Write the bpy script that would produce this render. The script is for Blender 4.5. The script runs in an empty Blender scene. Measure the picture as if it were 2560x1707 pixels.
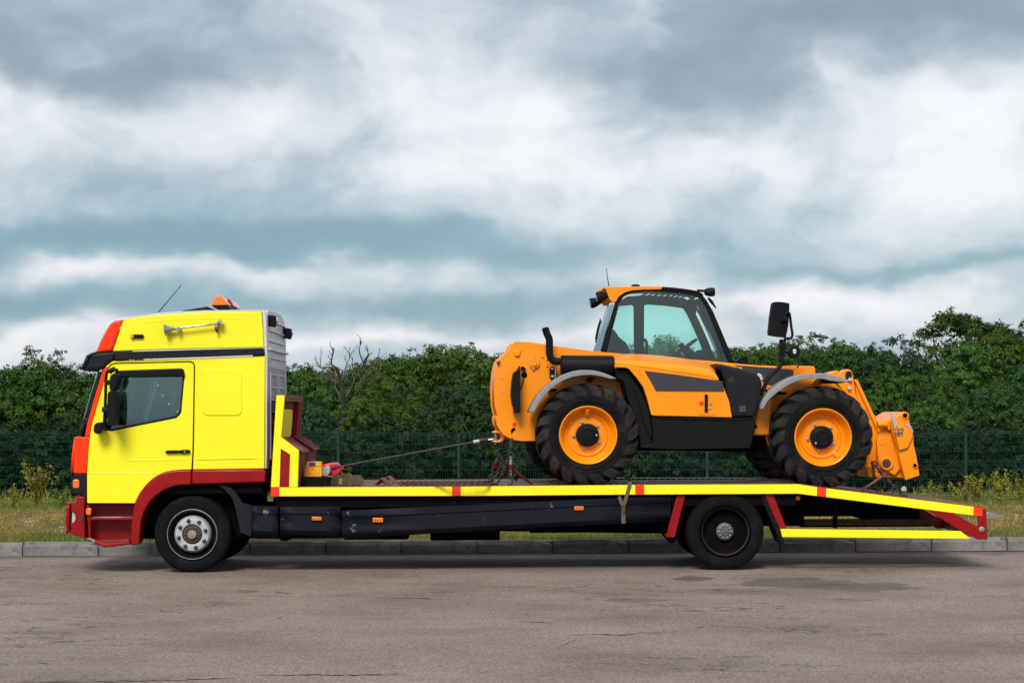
import bpy, bmesh, math, random
import numpy as np
from mathutils import Vector, Matrix, Euler
from mathutils.geometry import tessellate_polygon

scene = bpy.context.scene
col = scene.collection
R = math.radians

# ------------------------------------------------------------------ camera
# photograph: 2560 x 1707; a level camera about 25 m from the truck, lens shifted up
FOC, PX0, PY0, D0, CAMH, ROLL = 5355.0, 1250.0, 1028.0, 25.5, 1.903, 0.005
cd = bpy.data.cameras.new('camera'); cam = bpy.data.objects.new('camera', cd); col.objects.link(cam)
cd.sensor_width = 36; cd.lens = 36 * FOC / 2560
cd.shift_x = (1280 - PX0) / 2560; cd.shift_y = (PY0 - 853.5) / 2560
cd.clip_start = 0.5; cd.clip_end = 6000
ca, sa = math.cos(ROLL), math.sin(ROLL)
cam.matrix_world = Matrix(((ca, sa, 0, 0), (0, 0, -1, -D0), (-sa, ca, 0, CAMH), (0, 0, 0, 1)))
scene.camera = cam

# ------------------------------------------------------------------ light and exposure
SUN_EL, SUN_AZ = 44.0, 16.0           # degrees; azimuth turned left from straight behind the camera
EXPO = 1.12
sd = bpy.data.lights.new('sun', 'SUN'); sun = bpy.data.objects.new('sun', sd); col.objects.link(sun)
sd.energy = 1.5; sd.angle = R(22); sd.color = (1.0, 0.965, 0.92)
sdir = Vector((-math.sin(R(SUN_AZ)) * math.cos(R(SUN_EL)), -math.cos(R(SUN_AZ)) * math.cos(R(SUN_EL)), math.sin(R(SUN_EL))))
sun.rotation_euler = sdir.to_track_quat('Z', 'Y').to_euler()
sun.location = sdir * 60
vs = scene.view_settings
vs.view_transform = 'Standard'; vs.look = 'None'; vs.gamma = 1; vs.use_curve_mapping = False
vs.exposure = EXPO
scene.render.engine = 'CYCLES'
cy = scene.cycles
cy.use_denoising = True
try: cy.denoiser = 'OPENIMAGEDENOISE'
except Exception: pass
cy.max_bounces = 8; cy.diffuse_bounces = 3; cy.glossy_bounces = 3; cy.transmission_bounces = 6; cy.transparent_max_bounces = 16
cy.caustics_reflective = False; cy.caustics_refractive = False
cy.sample_clamp_indirect = 8

# ---- the sky: Nishita daylight behind a broken overcast
world = bpy.data.worlds.new('World'); scene.world = world; world.use_nodes = True
wn, wl = world.node_tree.nodes, world.node_tree.links
wn.clear()
def N(t, nodes=None, **kw):
    n = (nodes or wn).new(t)
    for k, v in kw.items(): setattr(n, k, v)
    return n
def setup_sky():
    out = N('ShaderNodeOutputWorld'); bg = N('ShaderNodeBackground'); wl.new(bg.outputs[0], out.inputs[0])
    bg.inputs['Strength'].default_value = 0.1
    sky = N('ShaderNodeTexSky', sky_type='NISHITA'); sky.sun_disc = False
    sky.sun_elevation = R(SUN_EL); sky.sun_rotation = math.atan2(sdir.x, sdir.y)
    sky.air_density = 1.2; sky.dust_density = 1.5; sky.altitude = 100
    tc = N('ShaderNodeTexCoord')
    def vm(op, a, b=None, s=None):
        n = N('ShaderNodeVectorMath', operation=op)
        wl.new(a, n.inputs[0])
        if b is not None:
            if isinstance(b, (tuple, list)): n.inputs[1].default_value = b
            else: wl.new(b, n.inputs[1])
        return n.outputs['Value'] if op in ('LENGTH', 'DOT_PRODUCT') else n.outputs[0]
    def ma(op, a, b=0.0, c=None):
        n = N('ShaderNodeMath', operation=op)
        for i, q in enumerate((a, b, c)):
            if q is None: continue
            if isinstance(q, (int, float)): n.inputs[i].default_value = q
            else: wl.new(q, n.inputs[i])
        return n.outputs[0]
    def noise(vec, scale, detail, rough=0.55, dist=0.0):
        n = N('ShaderNodeTexNoise'); wl.new(vec, n.inputs['Vector'])
        n.inputs['Scale'].default_value = scale; n.inputs['Detail'].default_value = detail
        n.inputs['Roughness'].default_value = rough; n.inputs['Distortion'].default_value = dist
        return n
    d = tc.outputs['Generated']
    st = vm('MULTIPLY', d, (1, 1, 1.6))
    warp = noise(st, 11, 4, 0.5)
    w0 = vm('SUBTRACT', warp.outputs['Color'], (0.5, 0.5, 0.5))
    wv = vm('MULTIPLY', w0, (0.11, 0.11, 0.05))
    dw = vm('ADD', d, wv)
    n1 = noise(vm('ADD', vm('MULTIPLY', dw, (1, 1, 1.8)), (3.1, 0.7, 1.9)), 10, 6, 0.46)
    n2 = noise(vm('ADD', vm('MULTIPLY', dw, (1, 1, 1.5)), (9.3, 4.1, 2.2)), 30, 6, 0.55)
    v = ma('ADD', ma('MULTIPLY', n1.outputs['Fac'], 0.62), ma('MULTIPLY', n2.outputs['Fac'], 0.20))
    n3 = noise(vm('ADD', vm('MULTIPLY', dw, (1, 1, 1.25)), (1.3, 6.1, 4.2)), 15, 6, 0.5)
    bil = ma('ABSOLUTE', ma('SUBTRACT', n3.outputs['Fac'], 0.5))
    v = ma('ADD', v, ma('MULTIPLY', bil, 0.30))
    v = ma('ADD', v, 0.085)
    # cloud masses, placed by their direction: (x, y in the photo, half width, half height, amount)
    for (bx, by, sx, sy, amt) in SKY_MASSES:
        dirx, dirz = (bx - PX0) / FOC, (PY0 - by) / FOC
        q = vm('MULTIPLY', vm('SUBTRACT', dw, (dirx, 1.0, dirz)), (FOC / sx, 1.2, FOC / sy))
        ln = vm('LENGTH', q)
        g = ma('POWER', 2.718, ma('MULTIPLY', ma('MULTIPLY', ln, ln), -0.7))
        v = ma('ADD', v, ma('MULTIPLY', g, amt))
    v = ma('ADD', ma('MULTIPLY', ma('SUBTRACT', v, 0.52), 1.22), 0.55)
    def ramp_of(stops):
        r = N('ShaderNodeValToRGB'); wl.new(v, r.inputs[0]); cr = r.color_ramp; cr.interpolation = 'B_SPLINE'
        cr.elements[0].position = stops[0][0]; cr.elements[0].color = (*stops[0][1], 1)
        cr.elements[1].position = stops[-1][0]; cr.elements[1].color = (*stops[-1][1], 1)
        for p, c in stops[1:-1]: cr.elements.new(p).color = (*c, 1)
        return r.outputs[0]
    hi = ramp_of([(0.20, (0.225, 0.295, 0.36)), (0.36, (0.295, 0.37, 0.435)), (0.47, (0.43, 0.50, 0.57)), (0.58, (0.63, 0.675, 0.735)), (0.71, (0.86, 0.865, 0.895)), (0.86, (0.98, 0.98, 0.99))])
    lo_ = ramp_of([(0.20, (0.185, 0.335, 0.44)), (0.36, (0.255, 0.41, 0.515)), (0.47, (0.40, 0.52, 0.615)), (0.58, (0.61, 0.68, 0.755)), (0.71, (0.86, 0.865, 0.90)), (0.86, (0.98, 0.98, 0.99))])
    sz = N('ShaderNodeSeparateXYZ'); wl.new(d, sz.inputs[0])
    el = N('ShaderNodeMapRange', interpolation_type='SMOOTHSTEP'); wl.new(sz.outputs[2], el.inputs[0]); el.inputs[1].default_value = 0.07; el.inputs[2].default_value = 0.15
    rm = N('ShaderNodeMix', data_type='RGBA'); wl.new(el.outputs[0], rm.inputs['Factor']); wl.new(lo_, rm.inputs['A']); wl.new(hi, rm.inputs['B'])
    ramp = rm
    cl = N('ShaderNodeVectorMath', operation='SCALE'); wl.new(ramp.outputs['Result'], cl.inputs[0]); cl.inputs['Scale'].default_value = 10.0 / 2 ** EXPO
    mx = N('ShaderNodeMix', data_type='RGBA'); mx.inputs['Factor'].default_value = 0.92
    wl.new(sky.outputs[0], mx.inputs['A']); wl.new(cl.outputs[0], mx.inputs['B'])
    wl.new(mx.outputs['Result'], bg.inputs['Color'])
SKY_MASSES = [
    (65, 76, 359, 119, -0.22), (359, 201, 326, 48, -0.14), (217, 315, 282, 65, 0.14), (609, 293, 174, 65, 0.07), (805, 293, 130, 87, -0.09), (1044, 174, 163, 174, 0.08), (1697, 206, 282, 76, -0.20), (2448, 65, 457, 81, -0.28), (1904, 65, 326, 65, -0.14), (1382, 261, 174, 48, 0.14), (1251, 435, 282, 87, 0.16), (1697, 402, 282, 59, 0.08), (2318, 326, 250, 119, 0.20), (2448, 522, 217, 87, 0.12), (1795, 544, 239, 54, -0.06), (380, 609, 565, 37, -0.30), (1197, 636, 391, 41, -0.24), (1697, 609, 282, 43, -0.12), (653, 478, 326, 54, -0.05), (544, 676, 326, 21, 0.16), (163, 761, 457, 37, -0.26), (1142, 750, 359, 28, -0.20), (2285, 683, 457, 21, -0.16), (1959, 750, 326, 28, 0.18), (1033, 832, 544, 19, 0.14), (65, 859, 326, 28, 0.10), (2285, 794, 326, 32, 0.05)]
setup_sky()
try: world.cycles.sampling_method = 'MANUAL'; world.cycles.sample_map_resolution = 256
except Exception: pass

# ------------------------------------------------------------------ pixel -> place
CAM = Vector((0, -D0, CAMH))
def ray(px, py):
    dx, dy = px - PX0, py - PY0
    return Vector(((dx - dy * ROLL) / FOC, 1.0, -(dy + dx * ROLL) / FOC))
def W(px, py, Y=0.0):                 # the point seen at (px, py) on the plane of depth Y
    return CAM + ray(px, py) * (D0 + Y)
def G(px, py, z):                     # ... on the level plane of height z
    d = ray(px, py); return CAM + d * ((z - CAMH) / d.z)
def crop(ox, oy, s): return lambda *p: [(ox + x / s, oy + y / s) for x, y in p]
k1 = crop(160, 680, 3.675); k2 = crop(160, 1040, 3.675); k3 = crop(640, 960, 3.267); k4 = crop(1200, 660, 3.675)
k5 = crop(1200, 880, 4.356); k6 = crop(1760, 700, 3.675); k7 = crop(1840, 900, 4.2); k8 = crop(1560, 1160, 2.352)
k9 = crop(640, 960, 5.6); kA = crop(560, 1180, 1.96); kB = crop(160, 1180, 7.127); kC = crop(2140, 1000, 6.27); kD = crop(1440, 700, 5.6); kE = crop(2100, 1180, 5.113)

# ------------------------------------------------------------------ objects
def tag(o, label=None, cat=None, group=None, kind=None):
    for k, v in (('label', label), ('category', cat), ('group', group), ('kind', kind)):
        if v: o[k] = v
    return o
def thing(name, label, cat, loc, rz=0.0, group=None):
    o = bpy.data.objects.new(name, None); col.objects.link(o)
    o.location = loc; o.rotation_euler = (0, 0, rz); o.empty_display_size = 0.2
    return tag(o, label, cat, group)
WORLD_SPACE = {}                      # roots whose parts are modelled in world coordinates
def attach(o, parent):
    if parent is None: return o
    o.parent = parent
    if parent.type == 'EMPTY' and not parent.get('local'):
        m = Matrix.Translation(parent.location) @ Euler(parent.rotation_euler).to_matrix().to_4x4()
        o.matrix_parent_inverse = m.inverted()
    return o
def finish(me, smooth, angle):
    if smooth:
        me.polygons.foreach_set('use_smooth', [True] * len(me.polygons))
        me.set_sharp_from_angle(angle=R(angle))
def mesh(name, verts, faces, m, parent=None, smooth=True, angle=35, bevel=0.0, seg=2, loc=None):
    me = bpy.data.meshes.new(name)
    me.from_pydata([tuple(v) for v in verts], [], [tuple(f) for f in faces])
    me.validate(); 
    bm = bmesh.new(); bm.from_mesh(me)
    bmesh.ops.recalc_face_normals(bm, faces=bm.faces); bm.to_mesh(me); bm.free()
    me.materials.append(m); finish(me, smooth, angle)
    o = bpy.data.objects.new(name, me); col.objects.link(o)
    if loc is not None: o.location = loc
    if bevel:
        b = o.modifiers.new('bevel', 'BEVEL'); b.width = bevel; b.segments = seg; b.limit_method = 'ANGLE'; b.angle_limit = R(40)
    return attach(o, parent)
def inst(o, parent, loc=None, rot=None, name=None):
    c = o.copy(); c.parent = None; c.matrix_parent_inverse = Matrix(); col.objects.link(c)
    if name: c.name = name
    if loc is not None: c.location = loc
    if rot is not None: c.rotation_euler = rot
    return attach(c, parent)
class MB:                             # collects pieces of one part
    def __init__(s): s.v, s.f = [], []
    def add(s, vs, fs):
        n = len(s.v); s.v += [tuple(v) for v in vs]; s.f += [tuple(i + n for i in f) for f in fs]; return s
    def build(s, name, m, parent=None, **kw): return mesh(name, s.v, s.f, m, parent, **kw)
    def box(s, a, b):
        x0, y0, z0 = a; x1, y1, z1 = b
        return s.add([(x0,y0,z0),(x1,y0,z0),(x1,y1,z0),(x0,y1,z0),(x0,y0,z1),(x1,y0,z1),(x1,y1,z1),(x0,y1,z1)],
                     [(0,3,2,1),(4,5,6,7),(0,1,5,4),(1,2,6,5),(2,3,7,6),(3,0,4,7)])
    def tube(s, pts, r, n=10, caps=True):
        pts = [Vector(p) for p in pts]
        rs = r if isinstance(r, (list, tuple)) else [r] * len(pts)
        vs, fs = [], []
        t0 = (pts[1] - pts[0]).normalized()
        up = Vector((0, 0, 1)) if abs(t0.z) < .9 else Vector((0, 1, 0))
        nrm = (up - t0 * up.dot(t0)).normalized()
        for i, p in enumerate(pts):
            t = ((pts[min(i+1, len(pts)-1)] - p).normalized() + (p - pts[max(i-1, 0)]).normalized())
            t = t.normalized() if t.length > 1e-9 else t0
            nrm = (nrm - t * nrm.dot(t)); nrm = nrm.normalized() if nrm.length > 1e-6 else t.orthogonal().normalized()
            b = t.cross(nrm)
            for k in range(n):
                a = 2 * math.pi * k / n
                vs.append(p + (nrm * math.cos(a) + b * math.sin(a)) * rs[i])
        for i in range(len(pts) - 1):
            for k in range(n):
                fs.append((i*n+k, i*n+(k+1) % n, (i+1)*n+(k+1) % n, (i+1)*n+k))
        if caps:
            fs.append(tuple(range(n))[::-1]); fs.append(tuple((len(pts)-1)*n + k for k in range(n)))
        return s.add(vs, fs)
    def lathe(s, prof, c, axis='Y', n=48, closed=False):   # prof: (radius, along axis)
        c = Vector(c); vs, fs = [], []
        for r, h in prof:
            for k in range(n):
                a = 2 * math.pi * k / n
                u, w = r * math.cos(a), r * math.sin(a)
                vs.append(c + (Vector((u, h, w)) if axis == 'Y' else Vector((u, w, h)) if axis == 'Z' else Vector((h, u, w))))
        L = len(prof)
        for i in range(L - 1 + (1 if closed else 0)):
            j = (i + 1) % L
            for k in range(n):
                fs.append((i*n+k, i*n+(k+1) % n, j*n+(k+1) % n, j*n+k))
        if not closed:
            if prof[0][0] > 1e-4: fs.append(tuple(range(n)))
            if prof[-1][0] > 1e-4: fs.append(tuple((L-1)*n + k for k in range(n)))
        return s.add(vs, fs)
    def prism(s, pts, y0, y1, holes=(), taper=None):   # pts: (x, z) outline pushed from depth y0 to y1
        loops = [list(pts)] + [list(h) for h in holes]
        flat = [p for l in loops for p in l]
        tri = tessellate_polygon([[Vector((p[0], p[1], 0)) for p in l] for l in loops]) if (len(loops) > 1) else None
        n = len(flat)
        cx = sum(p[0] for p in pts) / len(pts); cz = sum(p[1] for p in pts) / len(pts)
        far = flat if taper is None else [(cx + (p[0]-cx)*taper, cz + (p[1]-cz)*taper) for p in flat]
        vs = [(p[0], y0, p[1]) for p in flat] + [(p[0], y1, p[1]) for p in far]
        if tri is None: fs = [tuple(range(n)), tuple(range(2*n-1, n-1, -1))]
        else: fs = [tuple(t) for t in tri] + [tuple(i + n for i in reversed(t)) for t in tri]
        o = 0
        for l in loops:
            m = len(l)
            for i in range(m):
                a, b = o + i, o + (i + 1) % m
                fs.append((a, b, b + n, a + n))
            o += m
        return s.add(vs, fs)
def xz(pts, Y, M=W): return [((q := M(p[0], p[1], Y)).x, q.z) for p in pts]
def plate(name, pts, y0, y1, m, parent, holes=(), bevel=0.006, M=W, at=None, **kw):
    a = y0 if at is None else at
    return MB().prism(xz(pts, a, M), y0, y1, [xz(h, a, M) for h in holes]).build(name, m, parent, bevel=bevel, **kw)
def spline(pts, k=6):                 # smooth closed=no Catmull-Rom through 2-D or 3-D points
    P = [Vector(p) for p in pts]; out = []
    for i in range(len(P) - 1):
        a, b, c, d = P[max(i-1, 0)], P[i], P[i+1], P[min(i+2, len(P)-1)]
        for j in range(k):
            t = j / k
            out.append(0.5 * ((2*b) + (c-a)*t + (2*a-5*b+4*c-d)*t*t + (3*b-a-3*c+d)*t**3))
    out.append(P[-1]); return out
def sp2(pts, k=5): return [(v[0], v[1]) for v in spline([(*p, 0) for p in pts], k)]
def rrect(x0, y0, x1, y1, r, k=5):
    out = []
    for cx, cy, a0 in ((x1-r, y0+r, -90), (x1-r, y1-r, 0), (x0+r, y1-r, 90), (x0+r, y0+r, 180)):
        for i in range(k+1):
            a = R(a0 + 90*i/k); out.append((cx + r*math.cos(a), cy + r*math.sin(a)))
    return out

# ------------------------------------------------------------------ materials
def mat(name, c, rough=0.5, metal=0.0, var=0.0, vscale=3.0, bump=0.0, bscale=60.0, coat=0.0, dirt=None, spec=0.5, rvar=0.0):
    m = bpy.data.materials.new(name); m.use_nodes = True
    nt = m.node_tree; b = nt.nodes['Principled BSDF']
    b.inputs['Base Color'].default_value = (*c, 1); b.inputs['Roughness'].default_value = rough
    b.inputs['Metallic'].default_value = metal; b.inputs['Coat Weight'].default_value = coat; b.inputs['Coat Roughness'].default_value = 0.12
    b.inputs['Specular IOR Level'].default_value = spec
    tc = nt.nodes.new('ShaderNodeTexCoord')
    def nz(scale, detail=5, rough_=0.6):
        n = nt.nodes.new('ShaderNodeTexNoise'); nt.links.new(tc.outputs['Object'], n.inputs['Vector'])
        n.inputs['Scale'].default_value = scale; n.inputs['Detail'].default_value = detail; n.inputs['Roughness'].default_value = rough_
        return n
    src = None
    if var:
        n = nz(vscale)
        r = nt.nodes.new('ShaderNodeValToRGB'); nt.links.new(n.outputs['Fac'], r.inputs[0])
        r.color_ramp.elements[0].position = 0.3; r.color_ramp.elements[1].position = 0.7
        r.color_ramp.elements[0].color = (*[x*(1-var) for x in c], 1); r.color_ramp.elements[1].color = (*[min(1, x*(1+var)) for x in c], 1)
        src = r.outputs[0]
    if dirt:
        dc, lo, hi, ds = dirt
        n = nz(ds, 8, 0.65); mr = nt.nodes.new('ShaderNodeMapRange'); nt.links.new(n.outputs['Fac'], mr.inputs[0])
        mr.inputs[1].default_value = lo; mr.inputs[2].default_value = hi
        mx = nt.nodes.new('ShaderNodeMix'); mx.data_type = 'RGBA'
        nt.links.new(mr.outputs[0], mx.inputs['Factor'])
        if src: nt.links.new(src, mx.inputs['A'])
        else: mx.inputs['A'].default_value = (*c, 1)
        mx.inputs['B'].default_value = (*dc, 1); src = mx.outputs['Result']
    if src: nt.links.new(src, b.inputs['Base Color'])
    if rvar:
        n = nz(vscale*1.7); mr = nt.nodes.new('ShaderNodeMapRange'); nt.links.new(n.outputs['Fac'], mr.inputs[0])
        mr.inputs[1].default_value = .3; mr.inputs[2].default_value = .7
        mr.inputs[3].default_value = max(0.02, rough-rvar); mr.inputs[4].default_value = min(1, rough+rvar)
        nt.links.new(mr.outputs[0], b.inputs['Roughness'])
    if bump:
        n = nz(bscale, 4); bp = nt.nodes.new('ShaderNodeBump'); bp.inputs['Strength'].default_value = bump; bp.inputs['Distance'].default_value = 0.01
        nt.links.new(n.outputs['Fac'], bp.inputs['Height']); nt.links.new(bp.outputs[0], b.inputs['Normal'])
    return m
def glass(name, tint, refl=1.0, rough=0.02, gcol=(1, 1, 1)):
    m = bpy.data.materials.new(name); m.use_nodes = True; nt = m.node_tree; nt.nodes.clear()
    out = nt.nodes.new('ShaderNodeOutputMaterial'); mix = nt.nodes.new('ShaderNodeMixShader')
    tr = nt.nodes.new('ShaderNodeBsdfTransparent'); tr.inputs[0].default_value = (*tint, 1)
    gl = nt.nodes.new('ShaderNodeBsdfGlossy'); gl.inputs['Roughness'].default_value = rough; gl.inputs['Color'].default_value = (*gcol, 1)
    fr = nt.nodes.new('ShaderNodeFresnel'); fr.inputs[0].default_value = 1.5
    mu = nt.nodes.new('ShaderNodeMath'); mu.operation = 'MULTIPLY'; mu.inputs[1].default_value = refl; mu.use_clamp = True
    nt.links.new(fr.outputs[0], mu.inputs[0]); nt.links.new(mu.outputs[0], mix.inputs[0])
    nt.links.new(tr.outputs[0], mix.inputs[1]); nt.links.new(gl.outputs[0], mix.inputs[2]); nt.links.new(mix.outputs[0], out.inputs[0])
    return m
M = {}
M['yellow'] = mat('yellow_paint', (0.92, 0.83, 0.014), 0.36, spec=0.35, var=0.04, vscale=1.2, coat=0.1, rvar=0.06, dirt=((0.62, 0.50, 0.06), 0.62, 0.9, 2.2))
M['tape'] = mat('yellow_tape', (0.93, 0.85, 0.014), 0.5, spec=0.3, var=0.03, vscale=4, dirt=((0.50, 0.38, 0.06), 0.60, 0.9, 6))
M['tape_red'] = mat('red_tape', (0.88, 0.035, 0.004), 0.42, var=0.05, vscale=5)
M['orange_red'] = mat('orange_red_paint', (0.93, 0.042, 0.001), 0.36, spec=0.25, var=0.03, coat=0.05)
M['dark_red'] = mat('dark_red_paint', (0.27, 0.0015, 0.004), 0.4, spec=0.28, var=0.14, vscale=3, coat=0.06, rvar=0.08, dirt=((0.13, 0.03, 0.022), 0.62, 0.9, 5))
M['rust_red'] = mat('worn_red_steel', (0.17, 0.018, 0.02), 0.6, var=0.25, vscale=6, dirt=((0.17, 0.10, 0.08), 0.5, 0.75, 9), bump=0.1)
M['white'] = mat('white_paint', (0.62, 0.63, 0.65), 0.4, var=0.06, vscale=2, dirt=((0.38, 0.37, 0.36), 0.55, 0.9, 3), coat=0.1)
M['grey_panel'] = mat('grey_cab_panel', (0.36, 0.37, 0.39), 0.45, var=0.1, vscale=2)
M['plastic'] = mat('black_plastic', (0.0055, 0.0058, 0.007), 0.5, spec=0.15, var=0.2, vscale=5, bump=0.05, bscale=160)
M['plastic_grey'] = mat('scuffed_dark_plastic', (0.009, 0.0105, 0.0135), 0.42, spec=0.22, var=0.25, vscale=4, bump=0.06, bscale=120, dirt=((0.06, 0.06, 0.064), 0.62, 0.84, 7))
M['skirt'] = mat('side_skirt_plastic', (0.0065, 0.008, 0.0135), 0.5, spec=0.18, var=0.2, vscale=3, dirt=((0.20, 0.20, 0.205), 0.645, 0.70, 7), bump=0.05)
M['rubber'] = mat('tyre_rubber', (0.0055, 0.0055, 0.006), 0.8, spec=0.10, var=0.25, vscale=6, bump=0.15, bscale=90, dirt=((0.018, 0.016, 0.014), 0.5, 0.85, 5))
M['tread'] = mat('tractor_tyre_rubber', (0.0075, 0.0075, 0.0078), 0.85, spec=0.12, var=0.25, vscale=6, bump=0.2, bscale=70, dirt=((0.030, 0.024, 0.019), 0.50, 0.8, 4))
M['chassis'] = mat('chassis_black', (0.003, 0.003, 0.0034), 0.8, spec=0.06, var=0.3, vscale=4, dirt=((0.008, 0.007, 0.006), 0.55, 0.8, 5))
M['orange'] = mat('orange_paint', (0.95, 0.285, 0.001), 0.35, spec=0.32, var=0.05, vscale=1.5, coat=0.16, rvar=0.06, dirt=((0.60, 0.17, 0.02), 0.64, 0.95, 4))
M['grey_decal'] = mat('grey_decal', (0.034, 0.034, 0.040), 0.4, var=0.06)
M['fender'] = mat('grey_fender', (0.26, 0.26, 0.27), 0.5, var=0.22, vscale=9, bump=0.05, dirt=((0.13, 0.12, 0.115), 0.5, 0.75, 9))
M['steel'] = mat('bare_steel', (0.42, 0.41, 0.40), 0.35, 0.9, var=0.2, vscale=20, bump=0.05)
M['silver'] = mat('silver_paint', (0.52, 0.54, 0.57), 0.32, 0.35, var=0.08, vscale=8)
M['rust'] = mat('rusty_iron', (0.075, 0.050, 0.038), 0.75, 0.3, var=0.4, vscale=25, bump=0.2, dirt=((0.13, 0.07, 0.04), 0.5, 0.7, 30))
M['dark_iron'] = mat('dark_iron', (0.045, 0.038, 0.036), 0.6, 0.4, var=0.4, vscale=25)
M['chrome'] = mat('horn_metal', (0.42, 0.45, 0.48), 0.22, 0.95, var=0.1, vscale=12)
M['lever_red'] = mat('dark_red_lever', (0.085, 0.003, 0.006), 0.5, spec=0.3, var=0.2, vscale=12)
M['amber'] = mat('amber_lens', (0.85, 0.17, 0.004), 0.2, coat=0.5, var=0.15, vscale=25)
M['red_lens'] = mat('red_lens', (0.55, 0.01, 0.02), 0.15, coat=0.5)
M['lamp_glass'] = mat('lamp_glass', (0.50, 0.53, 0.55), 0.12, 0.1, coat=0.6, var=0.15, vscale=30)
M['deck'] = mat('deck_plate', (0.13, 0.085, 0.07), 0.6, 0.25, var=0.3, vscale=3, dirt=((0.22, 0.17, 0.14), 0.5, 0.75, 5))
M['lug'] = mat('worn_tyre_lugs', (0.015, 0.0148, 0.015), 0.85, spec=0.15, var=0.3, vscale=7, bump=0.2, bscale=70, dirt=((0.050, 0.039, 0.030), 0.45, 0.75, 5))
M['canvas'] = mat('seat_fabric', (0.03, 0.032, 0.035), 0.85, var=0.2, vscale=20)
M['gold'] = mat('gold_tassel', (0.55, 0.37, 0.08), 0.5, var=0.2, vscale=60)
M['glass_cab'] = glass('tinted_green_glass', (0.79, 0.96, 0.935), 1.3)
M['glass_truck'] = glass('dark_blue_glass', (0.46, 0.66, 0.70), 3.0, 0.03, (0.72, 0.95, 1.0))
M['glass_clear'] = glass('clear_glass', (0.85, 0.93, 0.92), 1.2)
# ================================================================== SETTING
rng = np.random.default_rng(11)
KERB_Y, KERB_H = 3.12, 0.18
def np_mesh(name, V, F, m, parent=None, smooth=False, colr=None):
    me = bpy.data.meshes.new(name)
    nv, nf, k = len(V), len(F), F.shape[1]
    me.vertices.add(nv); me.vertices.foreach_set('co', np.ascontiguousarray(V, dtype=np.float32).ravel())
    me.loops.add(nf * k); me.loops.foreach_set('vertex_index', np.ascontiguousarray(F, dtype=np.int32).ravel())
    me.polygons.add(nf); me.polygons.foreach_set('loop_start', np.arange(0, nf*k, k, dtype=np.int32))
    try: me.polygons.foreach_set('loop_total', np.full(nf, k, dtype=np.int32))
    except Exception: pass
    if colr is not None:
        a = me.color_attributes.new('tint', 'FLOAT_COLOR', 'POINT')
        a.data.foreach_set('color', np.ascontiguousarray(np.hstack([colr, np.ones((nv, 1))]), dtype=np.float32).ravel())
    me.update(calc_edges=True)
    me.materials.append(m)
    if smooth: me.polygons.foreach_set('use_smooth', np.ones(nf, dtype=bool))
    o = bpy.data.objects.new(name, me); col.objects.link(o)
    return attach(o, parent)

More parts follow.
